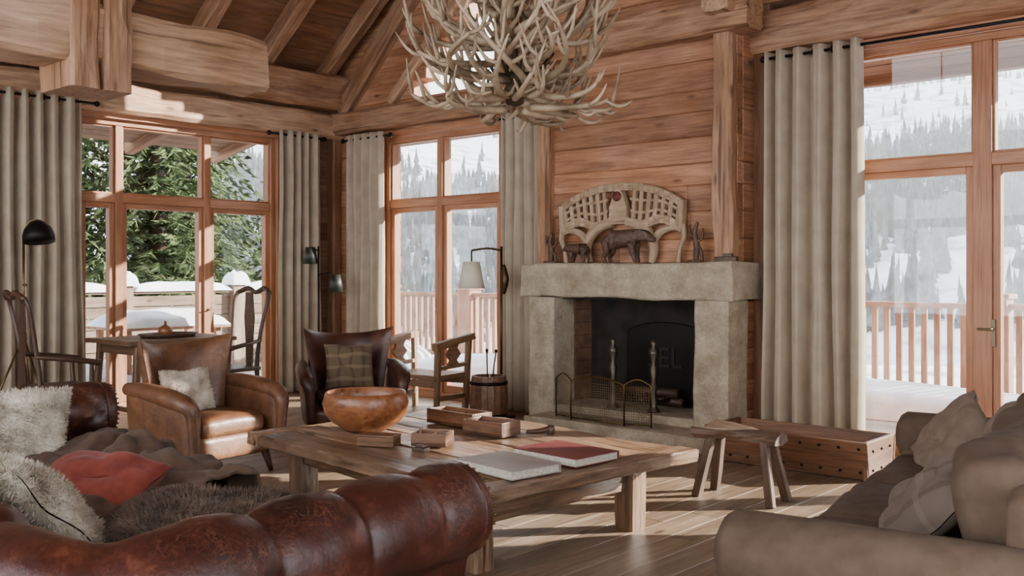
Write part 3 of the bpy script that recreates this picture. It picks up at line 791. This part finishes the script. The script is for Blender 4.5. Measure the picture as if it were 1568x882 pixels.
# ---------------------------------------------------------------- taupe sofa
SF=grp('fabric_sofa',(-1.79,4.15,0),rad(90+8.5))
def fsofa():
    m=MB(); HL=1.32; D=1.0
    m.rbox((0,-D/2,.2),(2*HL,D-.04,.24),.04,n=8)
    for sx in (-1,1):
        m.rbox((sx*(HL-.02),-D/2+.0,.31),(.2,D-.02,.46),.05,n=8)
        m.tube([(sx*(HL+.0),.02,.52),(sx*HL,.0,.52),(sx*HL,-.03,.52),(sx*HL,-D+.05,.52),(sx*HL,-D+.02,.52)],[.07,.11,.13,.13,.11],24)
    m.rbox((0,-D+.1,.45),(2*HL,.22,.72),.07,n=8)
    m.obj('body',SOFAF,SF,merge=True)
    m=MB()
    for k in range(3):
        w=(2*HL-.26)/3; m.rbox((-HL+.13+w*(k+.5),-.42,.37),(w-.01,.84,.15),.06,crown=.03,n=18,seed=k,wr=.022)
        m.rbox((-HL+.13+w*(k+.5),-.78,.65),(w-.01,.24,.46),.09,rot=(rad(-12),0,0),n=18,seed=k+4,wr=.035)
    m.obj('cushions',SOFAF,SF,merge=True)
    m=MB()
    for sx in (-1,1):
        for y in (-.08,-.9): m.box((sx*(HL-.05),y,.04),(.06,.06,.08))
    m.obj('feet',DARKW,SF,bevel=.005)
fsofa()
KNIT=plaid('woven_pillow','726459','55483e','887b6e',.09,.012)
for nm,loc,d,rot,mt in (('throw_pillow',(-1.58,5.0,.60),(.48,.44,.17),(rad(52),rad(16),rad(-60)),PILF),
                     ('throw_pillow',(-1.27,3.72,.56),(.42,.38,.15),(rad(44),rad(20),rad(-72)),KNIT),
                     ('throw_pillow',(-1.22,4.5,.66),(.48,.46,.18),(rad(60),rad(4),rad(-75)),PILF)):
    g=grp(nm,loc); g.rotation_euler=rot; m=MB(); m.cushion((0,0,0),d,seed=loc[1]); m.obj('pillow',mt,g)
# ---------------------------------------------------------------- leather armchairs
def armchair(name,loc,rz,mat,wing=.1,H=.92):
    g=grp(name,loc,rz)
    m=MB()
    def back(a,b):
        v=max(0,(b+1)/2); w=.29+.095*v**1.6
        z=.30+(H-.30)*v + (.07*abs(a)**2.5-.03)*v**3
        y=-.30-.13*v+ (.14+wing*v)*abs(a)**2.4
        return (a*w,y,z)
    m.shell(back,24,20,.12,ex=6)
    m.rbox((0,.0,.22),(.66,.66,.18),.05,n=8)
    m.rbox((0,.03,.355),(.54,.62,.14),.055,crown=.03,n=12,wr=.01)
    for s_ in (-1,1):
        def arm(a,b,s_=s_):
            t=(a+1)/2; v=(b+1)/2
            y=-.36+.74*t; z=.14+(.45+.04*math.sin(t*3.1)-.05*t)*v
            x=s_*(.335+.035*v+.02*math.sin(t*3))
            return (x,y,z)
        m.shell(arm,18,14,.09,ex=8)
        m.tube([(s_*.38,-.34,.60),(s_*.395,-.1,.60),(s_*.40,.15,.575),(s_*.395,.31,.545),(s_*.38,.37,.50),(s_*.37,.38,.40),(s_*.36,.375,.2)],[.045,.06,.066,.062,.052,.04,.03],14,sub=5)
    m.obj('upholstery',mat,g)
    m=MB()
    for sx,y,dy in ((-.29,.29,.04),(.29,.29,.04),(-.27,-.3,-.08),(.27,-.3,-.08)):
        m.tube([(sx,y,.15),(sx*1.06,y+dy*.5,.07),(sx*1.1,y+dy,0)],[.03,.024,.016],10)
    m.obj('legs',DARKW,g)
    return g
A1=armchair('leather_armchair',(-6.22,3.72,0),rad(-84),LEA2)
A2=armchair('wingback_armchair',(-6.53,5.28,0),rad(-90-32),LEA3,.14,.9)
furpillow('fur_pillow',(-6.27,3.62,.57),(.36,.34,.14),(rad(62),0,rad(86)),FURW,seed=8,hair=.015,cnt=6000)
g=grp('plaid_pillow',(-6.56,5.29,.61)); g.rotation_euler=(rad(72),0,rad(58)); m=MB(); m.cushion((0,0,0),(.42,.40,.14),seed=9); m.obj('pillow',PLAID,g)
# ---------------------------------------------------------------- carved wooden settee
g=grp('carved_wooden_bench',(-7.28,6.85,0),rad(9)); m=MB()
for sx in (-1,1):
    m.beam((sx*.32,-.24,0),(sx*.34,-.24,.66),.055,.055,rough=.004)
    m.beam((sx*.32,.24,0),(sx*.36,.26,.78),.055,.055,rough=.004)
    m.beam((sx*.34,-.3,.68),(sx*.37,.32,.76),.07,.07,rough=.008)
    m.beam((sx*.33,-.26,.46),(sx*.34,.26,.48),.04,.04,rough=.004)
    m.beam((sx*.32,-.24,.16),(sx*.32,.24,.16),.035,.045,rough=.003)
    Tm=Matrix.Translation((sx*.345,0,0))@Euler((0,0,math.pi/2)).to_matrix().to_4x4()
    m.prism([(-.1,.48),(.1,.48),(.05,.53),(.12,.59),(.06,.65),(.1,.71),(-.1,.71),(-.06,.65),(-.12,.59),(-.05,.53)],-.015,.015,T=Tm)
m.beam((-.34,0,.37),(.34,0,.37),.52,.045,rough=.006)
for sy in (-1,1): m.beam((-.32,sy*.24,.31),(.32,sy*.24,.31),.03,.07,rough=.003)
m.obj('bench',CHAIRW,g,bevel=.003)
# ---------------------------------------------------------------- small table + chairs
g=grp('side_table',(-8.45,4.62,0)); m=MB()
for k in range(4): m.beam((-.42+.21*k+.105,-.53,.79),(-.42+.21*k+.105,.53,.79),.208,.04,rough=.003)
for sx in (-1,1):
    for sy in (-1,1): m.beam((sx*.34,sy*.42,.77),(sx*.38,sy*.47,0),.055,.055,rough=.002)
    m.beam((sx*.34,-.42,.72),(sx*.34,.42,.72),.03,.08,rough=.002)
for sy in (-1,1): m.beam((-.34,sy*.42,.72),(.34,sy*.42,.72),.03,.08,rough=.002); 
m.beam((-.36,0,.2),(.36,0,.2),.03,.04,rough=.002)
for sy in (-1,1): m.beam((-.36,sy*.45,.2),(.36,sy*.45,.2),.03,.04,rough=.002)
SIDEW=wood('side_table_wood','4a3424','785a42',.5,(2,18,18),.3,.2,knots=False)
m.obj('table',SIDEW,g,bevel=.003)
g=grp('serving_tray',(-8.4,4.65,.812)); m=MB(); m.lathe([(.001,0),(.2,0),(.24,.03),(.235,.035),(.19,.012),(.001,.012)],n=30); m.obj('tray',DARKW,g); g.scale=(.8,1.2,1)
g=grp('small_pot',(-8.4,4.62,.826)); m=MB(); m.lathe([(.001,0),(.05,0),(.065,.03),(.06,.07),(.03,.09),(.012,.1),(.012,.13),(.001,.135)],n=18); m.obj('pot',BOWLW,g)
def tallchair(loc,rz):
    g=grp('wooden_dining_chair',loc,rz); m=MB()
    for sx in (-1,1):
        m.tube([(sx*.22,-.24,0),(sx*.2,-.2,.42),(sx*.21,-.24,.8),(sx*.25,-.3,1.12),(sx*.22,-.33,1.2)],[.018,.024,.02,.02,.022],8,sub=5)
        m.tube([(sx*.24,.22,0),(sx*.23,.2,.42),(sx*.25,.19,.66)],[.018,.024,.018],8,sub=4)
        m.tube([(sx*.21,-.24,.72),(sx*.27,-.05,.70),(sx*.27,.15,.67),(sx*.26,.25,.65)],[.018,.022,.024,.028],8,sub=4)
        m.tube([(sx*.22,-.2,.2),(sx*.235,.2,.2)],.013,6)
    m.tube([(-.25,-.33,1.19),(-.12,-.37,1.24),(0,-.36,1.2),(.12,-.37,1.24),(.25,-.33,1.19)],[.022,.028,.024,.028,.022],8,sub=4)
    m.prism([(-.04,.44),(.04,.44),(.05,.7),(.07,.95),(.045,1.2),(-.045,1.2),(-.07,.95),(-.05,.7)],-.29,-.27)
    m.rbox((0,0,.44),(.48,.46,.05),.02,n=6)
    m.tube([(-.23,.2,.25),(.23,.2,.25)],.013,6)
    m.obj('chair',DARKW,g)
tallchair((-8.35,3.62,0),rad(-6)); tallchair((-8.68,5.45,0),rad(188))
# ---------------------------------------------------------------- stool, trough, barrel
g=grp('rustic_stool',(-3.0,5.52,0),rad(2)); m=MB()
m.beam((-.27,0,.40),(.27,0,.40),.24,.065,rough=.018,seg=.05)
for sx in (-1,1):
    for sy in (-1,1): m.beam((sx*.18,sy*.06,.38),(sx*.25,sy*.12,0),.055,.05,rough=.006)
m.obj('stool',OLDW,g)
g=grp('wooden_trough',(-3.2,6.72,0),0); m=MB(); l,w,h=1.2,.42,.27
m.box((0,0,.02),(l,w,.03))
for s_ in (-1,1):
    m.box((0,s_*(w/2+.02),h/2+.01),(l+.04,.025,h-.02),rot=(s_*rad(-10),0,0)); m.box((s_*(l/2),0,h/2),(.03,w+.06,h))
m.obj('box',CHESTW,g,bevel=.005)
m=MB()
for k in range(9):
    for zz in (.06,.22): m.lathe([(.0005,-.012),(.012,-.006),(.012,.006),(.0005,.012)],c=(-.56+k*.14,-w/2-.045+(.22-zz)*.17,zz),n=8)
for zz in (.07,.2):
    for yy in (-.15,0,.15): m.lathe([(.0005,-.01),(.01,-.006),(.01,.006),(.0005,.01)],c=(l/2+.016,yy,zz),n=8)
m.obj('studs',IRON,g)
g=grp('wooden_barrel',(-6.28,6.72,0)); m=MB(); n=18
for k in range(n):
    a=2*math.pi*k/n; rs=[.155,.178,.185,.178,.16]; rings=[]
    for q,rr in enumerate(rs):
        z=q*.11; ring=[]
        for (da,dr) in ((-.165,0),(.165,0),(.165,-.02),(-.165,-.02)):
            ring.append((( rr+dr)*math.cos(a+da),(rr+dr)*math.sin(a+da),z))
        rings.append(ring)
    m.loft(rings,0,False,True)
m.lathe([(.001,.02),(.15,.02),(.15,.04),(.001,.04)],n=18)
m.obj('staves',CHESTW,g,bevel=.002)
m=MB()
for z,rr in ((.06,.172),(.36,.176)): m.lathe([(rr,z),(rr+.004,z),(rr+.005,z+.03),(rr,z+.03)],n=24)
m.obj('hoops',IRON,g)
g=grp('fire_poker',(-6.28,6.72,.04)); m=MB()
for a,dx in ((0,.05),(2,-.04)):
    m.tube([(0,0,0.01),(dx,.02,.5),(dx*1.3,.03,.62)],.007,8); m.lathe([(.001,0),(.014,.01),(.014,.03),(.001,.04)],c=(dx*1.3,.03,.61),n=10)
m.obj('poker',IRON,g)
# ---------------------------------------------------------------- lamps
def cone(m,c,r0,r1,h,T=None,mt=0,tilt=0,az=0):
    M=Matrix.Translation(c)@Euler((0,tilt,az)).to_matrix().to_4x4()
    m.lathe([(r0,0),(r1,h),(r1-.004,h),(r0-.005,0)],n=26,T=M,m=mt)
g=grp('swing_arm_floor_lamp',(-6.42,7.05,0)); m=MB()
m.lathe([(.001,0),(.14,0),(.14,.015),(.02,.03),(.001,.03)],n=26)
m.tube([(0,0,.02),(0,0,1.66)],.013,10); m.tube([(0,0,1.62),(-.1,-.09,1.64),(-.22,-.19,1.62)],.011,8,sub=4); m.tube([(-.22,-.19,1.62),(-.22,-.19,1.5)],.008,8)
m.tube([(.03,0,1.2),(.05,0,1.34),(.03,0,1.48)],[.02,.04,.015],10,sub=4)
m.obj('stand',plain('lamp_bronze','4a3a28',.4,.8),g)
m=MB(); cone(m,(-.22,-.19,1.25),.13,.08,.26); m.obj('shade',LAMPSH,g)
g=grp('tripod_floor_lamp',(-8.75,3.5,0)); m=MB()
for k in range(3):
    a=k*2.094+.4; m.tube([(0,0,.85),(.36*math.cos(a),.36*math.sin(a),0)],[.011,.008],8)
m.tube([(0,0,.8),(0,0,1.72)],.011,10); m.lathe([(.02,.8),(.03,.83),(.03,.88),(.02,.9)],n=14)
m.tube([(0,0,1.72),(.03,.03,1.84),(.09,.08,1.86)],.009,8,sub=4); m.tube([(0,0,1.3),(.05,0,1.3)],.012,8)
m.obj('stand',plain('aged_brass_stand','6b5838',.35,.9),g)
m=MB(); m.lathe([(.13,0),(.13,.06),(.11,.12),(.07,.16),(.03,.19),(.001,.2),(.001,.19),(.065,.15),(.105,.11),(.124,.06),(.124,0)],n=26,T=Matrix.Translation((.1,.09,1.67))@Euler((0,rad(-12),0)).to_matrix().to_4x4()); m.obj('shade',IRON,g)
g=grp('twin_head_floor_lamp',(-9.05,6.85,0)); m=MB()
m.lathe([(.001,0),(.15,0),(.15,.02),(.001,.03)],n=24)
m.tube([(0,0,.02),(0,0,1.7)],.01,8); m.tube([(0,0,1.65),(-.06,-.05,1.68)],.008,8); m.tube([(0,0,1.38),(.12,.1,1.4)],.008,8)
m.obj('stand',IRON,g); m=MB(); cone(m,(-.07,-.06,1.5),.09,.055,.19); cone(m,(.15,.13,1.18),.09,.055,.2); m.obj('shades',plain('dark_shade','1f241f',.5),g)
# ---------------------------------------------------------------- antler chandelier
def chandelier():
    g=grp('antler_chandelier',(-3.65,4.12,2.64)); m=MB(); random.seed(11)
    n=68
    for i in range(n):
        a=i*2.39996; tier=i%4
        r0=U(.04,.2); Rm=U(.44,.60)
        if tier==0: z0,zm,z1=U(-.32,-.2),U(-.44,-.3),U(-.32,.0)
        elif tier==1: z0,zm,z1=U(-.2,-.05),U(-.25,-.1),U(-.05,.3)
        elif tier==2: z0,zm,z1=U(.0,.15),U(-.02,.15),U(.2,.5); 
        else: z0,zm,z1=U(.15,.35),U(.25,.4),U(.45,.75); Rm*=.85
        tw=U(-1.1,1.1); pts=[];rr=[]
        for k in range(8):
            t=k/7; r=r0+(Rm-r0)*math.sin(t*math.pi/2)**1.1; aa=a+tw*(t**1.3)
            z=z0*(1-t)**2+2*zm*t*(1-t)+z1*t*t
            pts.append(Vector((r*math.cos(aa),r*math.sin(aa),z))); rr.append(.019*(1-t)**.7+.005)
        m.tube(pts,rr,7,sub=2)
        for k in (1,3,4,5,6):
            if R()<.12: continue
            p=pts[k]; d=(pts[min(7,k+1)]-pts[k-1]).normalized()
            out=Vector((p.x,p.y,0)).normalized(); side=Vector((-out.y,out.x,0))*random.choice((-1,1))
            dr=(d*.5+Vector((0,0,1))*U(-.2,1.0)*(1 if tier else random.choice((1,-.6)))+side*U(.3,1.0)+out*U(0,.3)).normalized()
            l=U(.10,.24)*(1.1-.05*k)
            q=[p,p+dr*l*.4+side*.01,p+dr*l*.75+Vector((0,0,1))*l*.18,p+dr*l+Vector((0,0,1))*l*.42]
            m.tube(q,[rr[k]*.85,.011,.008,.003],6,sub=2)
    m.obj('antlers',ANT,g)
    m=MB(); m.lathe([(.001,-.3),(.05,-.28),(.06,-.2),(.02,-.1),(.02,.3),(.03,.6),(.01,.7),(.001,.7)],n=16)
    H=ceilz(-3.66)-.2-2.64
    m.tube([(0,0,.7),(0,0,H)],.008,8)
    for k in range(10):
        a=k*.628; m.tube([(0,0,-.1),(.12*math.cos(a),.12*math.sin(a),-.12),(.22*math.cos(a),.22*math.sin(a),.0)],.008,6,sub=3)
    m.lathe([(.001,H-.04),(.07,H-.04),(.05,H),(.001,H+.02)],n=18)
    m.obj('ironwork',plain('ironwork_bronze','4a3c2e',.5,.7),g)
chandelier()
random.seed(21)
# ---------------------------------------------------------------- exterior
m=MB(); y=YB+.26
while y<11.4: m.box((-3.5,y+.07,-.06),(22,.138,.05)); y+=.145
x=XL-.26
while x>-12.9: m.box((x-.07,2.2,-.06),(.138,10.2,.05)); x-=.145
m.obj('terrace_deck',wood('deck_wood','8a7a6c','b5a698',.8,(1,14,14),.3,.3),bevel=.004,seg=1)
def snowheap(name,x,y,z,a,b,h,parent=None):
    m=MB(); nu,nv=28,28; vs=[]
    for j in range(nv+1):
        for i in range(nu+1):
            u=-1+2*i/nu;v=-1+2*j/nv
            hh=h*max(0,(1-u**4)*(1-v**4))**.5*(1+.25*noise.noise(Vector((u*2+x,v*2+y,0))))
            vs.append((x+u*a,y+v*b,z+hh-.01))
    m.add(vs,[(j*(nu+1)+i,j*(nu+1)+i+1,(j+1)*(nu+1)+i+1,(j+1)*(nu+1)+i) for j in range(nv) for i in range(nu)],0,True)
    m.obj(name,SNOW,parent)
for c in [(-6,10.1,-.02,5,.6,.3),(.5,10.1,-.02,3.5,.65,.35),(-11.9,3.5,-.02,.8,3.0,.4),(-11.6,9.5,-.02,1,.8,.5)]: snowheap('snow_drift',*c)
g=grp('terrace_railing'); m=MB(); RW=wood('railing_wood','8c6650','b98f74',.7,(1.5,16,16),.3,.3)
def rail(p0,p1,zt=1.05):
    p0=Vector(p0);p1=Vector(p1);L=(p1-p0).length;d=(p1-p0)/L
    m.beam(p0+Vector((0,0,zt)),p1+Vector((0,0,zt)),.12,.06,rough=.004,seg=.6); m.beam(p0+Vector((0,0,.12)),p1+Vector((0,0,.12)),.06,.08,rough=.004,seg=.6)
    k=0
    while k*.135<L:
        p=p0+d*k*.135; m.box((p.x,p.y,.57),(.06,.04,.92)); k+=1
    k=0
    while k*1.9<=L:
        p=p0+d*k*1.9; m.box((p.x,p.y,.57),(.26,.26,1.14)); m.box((p.x,p.y,1.16),(.32,.32,.05)); k+=1
rail((-12.5,10.9,0),(6,10.9,0))
m.obj('railing',RW,g)
g=grp('terrace_fence'); m=MB()
for k in range(7): m.box((-13.2+U(-.008,.008),3.8,.06+k*.155),(.05,13.6,.145))
m.box((-13.2,3.8,1.12),(.2,13.8,.05))
for yy in (-.6,1.2,3.0,4.8,6.6,8.4,10.2): m.box((-13.15,yy,.6),(.2,.2,1.25))
m.obj('boards',wood('fence_wood','6a584a','97826f',.8,(1.2,14,14),.3,.3),g,bevel=.006)
for q,c in enumerate([(-13.2,y_,1.14,.15,.78,.13) for y_ in (.3,2.1,3.9,5.7,7.5,9.3)]+[(-13.15,yy,1.22,.16,.16,.2) for yy in (3.0,4.8,6.6,8.4)]): snowheap('snow_cap_%d'%q,*c,parent=g)
g=grp('garden_table',(-11.6,6.3,0)); m=MB()
for k in range(6): m.box((-.42+k*.17,0,.72),(.16,1.5,.035))
for sx in (-.36,.36):
    for sy in (-.6,.6): m.box((sx,sy,.35),(.07,.07,.7))
m.obj('table',RW,g,bevel=.005); snowheap('snow_top',0,0,.74,.48,.74,.2,parent=g)
m=MB()
for k in range(5): m.box((-3.7,YB+.34+k*.16,3.32-k*.05),(15,.155,.04),rot=(rad(-17),0,0))
m.beam((-11,YB+.99,3.12),(4,YB+.99,3.12),.12,.14,rough=.004,seg=.5)
m.obj('roof_eaves',CEIL)
m=MB()
for k in range(10): m.box((-10.1-k*.16,2.5,3.36-k*.035),(.155,9.6,.04),rot=(0,rad(-12),0))
for yy in (0,1.5,3,4.5,6,7.2): m.beam((XL-.25,yy,3.28),(-11.8,yy,2.95),.12,.14,rough=.004,seg=.5)
m.obj('roof_eaves',CEIL)
# terrain
def hh(x,y):
    d=math.hypot(x+4,y-4); z=-1.3
    if d>26: z+=-2.5*min(1,(d-26)/20)
    if d>48: z+=(d-48)*.27*(1-.12*noise.noise(Vector((x*.01,y*.01,4))))
    if d>190: z-=(d-190)*.27
    z+=noise.noise(Vector((x*.03,y*.03,0)))*min(4,max(0,d-22)*.07)
    return z
m=MB(); st=4; nx,ny=95,85; x0,y0=-230,-70; vs=[]
for j in range(ny+1):
    for i in range(nx+1):
        x=x0+i*st;y=y0+j*st; vs.append((x,y,hh(x,y)))
m.add(vs,[(j*(nx+1)+i,j*(nx+1)+i+1,(j+1)*(nx+1)+i+1,(j+1)*(nx+1)+i) for j in range(ny) for i in range(nx)],0,True)
m.obj('snowy_mountain_terrain',noisy('mountain_snow','98a2ad','e8edf3',.9,.35,.2,.5,dist=.3,lo=.36,hi=.5,detail=9))
def ftree(m,x,y,z,h):
    r=h*U(.13,.2); n=6; V=[];Fc=[]
    for (z0,z1,rr) in ((.03,.35,1),(.14,.5,.9),(.28,.66,.75),(.44,.82,.52),(.62,1,.3)):
        b=len(V); V+=[(x+r*rr*U(.4,1.35)*math.cos(6.283*(k+U(-.25,.25))/n),y+r*rr*U(.4,1.35)*math.sin(6.283*(k+U(-.25,.25))/n),z+h*(z0+U(-.06,.05))) for k in range(n)]+[(x+U(-.03,.03)*h,y,z+h*z1)]
        Fc+=[(b+k,b+(k+1)%n,b+n) for k in range(n)]
    m.add(V,Fc,0,False)
m=MB(); c=0
while c<13000:
    q=R()
    d=math.sqrt(U(54**2,114**2)) if q<.92 else (U(112,178) if q<.95 else U(178,195))
    a=U(rad(28),rad(150)); x=-4+d*math.cos(a);y=4+d*math.sin(a)
    nz_=noise.noise(Vector((x*.07,y*.07,9)))+.7*noise.noise(Vector((x*.25,y*.25,2)))
    if d<114 and nz_<-.42+max(0,(d-98)*.03): 
        c+=.05; continue
    ftree(m,x,y,hh(x,y)-.2,U(1.4,4.0)*(1 if d<120 else .8)); c+=1
m.obj('pine_forest',FARTREE)
def conifer(loc,H,Rr,seed):
    random.seed(seed); g=grp('pine_tree',loc); m=MB(); m.tube([(0,0,0),(0,0,H*.5),(0,0,H)],[H*.02,H*.013,.02],8,m=1)
    V=[];Fc=[]
    lay=int(H*3.2)
    for l in range(lay):
        t=l/lay; z=H*(.06+.92*t); rl=Rr*(1-t)**.8
        nb=11
        for b in range(nb):
            a=2*math.pi*(b+R())/nb; L=rl*U(.75,1.1); dr=Vector((math.cos(a),math.sin(a),0)); sd=Vector((-dr.y,dr.x,0))
            ns=max(3,int(L/.12))
            for s_ in range(ns):
                q=(s_+.5)/ns; p=Vector((0,0,z+.1*L*math.sin(q*3)-.42*L*q*q))+dr*L*q
                for k in range(3):
                    w=sd*random.choice((-1,1))*U(.12,.34)*(1.2-q)*min(1.4,L) + dr*U(.05,.22)+Vector((0,0,U(-.2,.02)))
                    ww=dr*U(.02,.05)+Vector((0,0,U(-.05,.05)))
                    i=len(V); V+=[p-ww,p+ww,p+w]; Fc.append((i,i+1,i+2))
    m.add(V,Fc,0,False); m.obj('tree',[NEEDLE,DARKW],g)
    return g
base=[conifer((-17.4,6.2,-1.3),11,2.6,1),conifer((-18.5,10.0,-1.3),12,2.7,2)]
def inst(b,loc,rz,s):
    g=grp('pine_tree',loc,rz); g.scale=(s,s,s)
    o=bpy.data.objects.new('tree',b.children[0].data); COL.objects.link(o); o.parent=g
for i,(x,y,s) in enumerate([(-20,8.0,.95),(-18.8,3.4,.9),(-21,5.2,1.1),(-23,9.5,1.1),(-22,12.6,1.1),(-20.5,.5,1),(-18.5,13.5,.75),(-25,4,1.3),(-26,14,1.2)]):
    inst(base[i%2],(x,y,-1.3),i*1.3,s)
# valley haze: real scattering air over the mountainside
hm=bpy.data.materials.new('valley_haze_air'); hm.use_nodes=True; nt=hm.node_tree; nt.nodes.clear()
o=N(nt,'ShaderNodeOutputMaterial'); v=N(nt,'ShaderNodeVolumeScatter'); v.inputs['Density'].default_value=.0028; v.inputs['Anisotropy'].default_value=.2; v.inputs['Color'].default_value=(.93,.96,1,1)
nt.links.new(v.outputs[0],o.inputs['Volume'])
m=MB(); m.box((-50,108,16),(340,188,52)); m.obj('valley_haze',hm)
# ---------------------------------------------------------------- lights
w=bpy.data.worlds.new('World'); sc.world=w; w.use_nodes=True; nt=w.node_tree
bg=nt.nodes['Background']; tc=nt.nodes.new('ShaderNodeTexCoord'); sp=nt.nodes.new('ShaderNodeSeparateXYZ'); nt.links.new(tc.outputs['Generated'],sp.inputs[0])
rp=ramp(nt,[(.0,(.95,.97,1,1)),(.25,(.9,.95,1,1)),(1,(.74,.84,1,1))]); nt.links.new(sp.outputs[2],rp.inputs[0]); nt.links.new(rp.outputs[0],bg.inputs[0]); bg.inputs[1].default_value=5.2
sl=bpy.data.lights.new('sun','SUN'); sl.energy=34; sl.angle=rad(.6); sl.color=(1,.92,.82); so=bpy.data.objects.new('sun',sl); COL.objects.link(so)
dv=Vector((-.65,-.76,-math.tan(rad(17.5)))); so.rotation_euler=dv.to_track_quat('-Z','Y').to_euler()
def area(name,loc,dirv,sx,sy,e,col):
    l=bpy.data.lights.new(name,'AREA'); l.shape='RECTANGLE'; l.size=sx; l.size_y=sy; l.energy=e; l.color=col
    o=bpy.data.objects.new(name,l); COL.objects.link(o); o.location=loc; o.rotation_euler=Vector(dirv).to_track_quat('-Z','Z').to_euler()
area('fill_light_front',(-3.8,YF+.1,1.9),(0,1,.0),9.5,2.8,170,(1,.93,.86))  # added fill light behind the camera, brightens the interior
area('fill_light_right',(XR-.1,1.5,1.8),(-1,0,0),6.0,2.5,90,(1,.94,.88))  # weaker added fill from the unseen right side
# ---------------------------------------------------------------- camera
cd=bpy.data.cameras.new('camera'); co=bpy.data.objects.new('camera',cd); COL.objects.link(co)
cd.lens=34.44; cd.sensor_width=36; co.location=(0,0,1.42); co.rotation_euler=(math.pi/2,0,rad(41.7)); cd.shift_y=-.0166
cd.clip_end=1000; cd.clip_start=.05
sc.camera=co
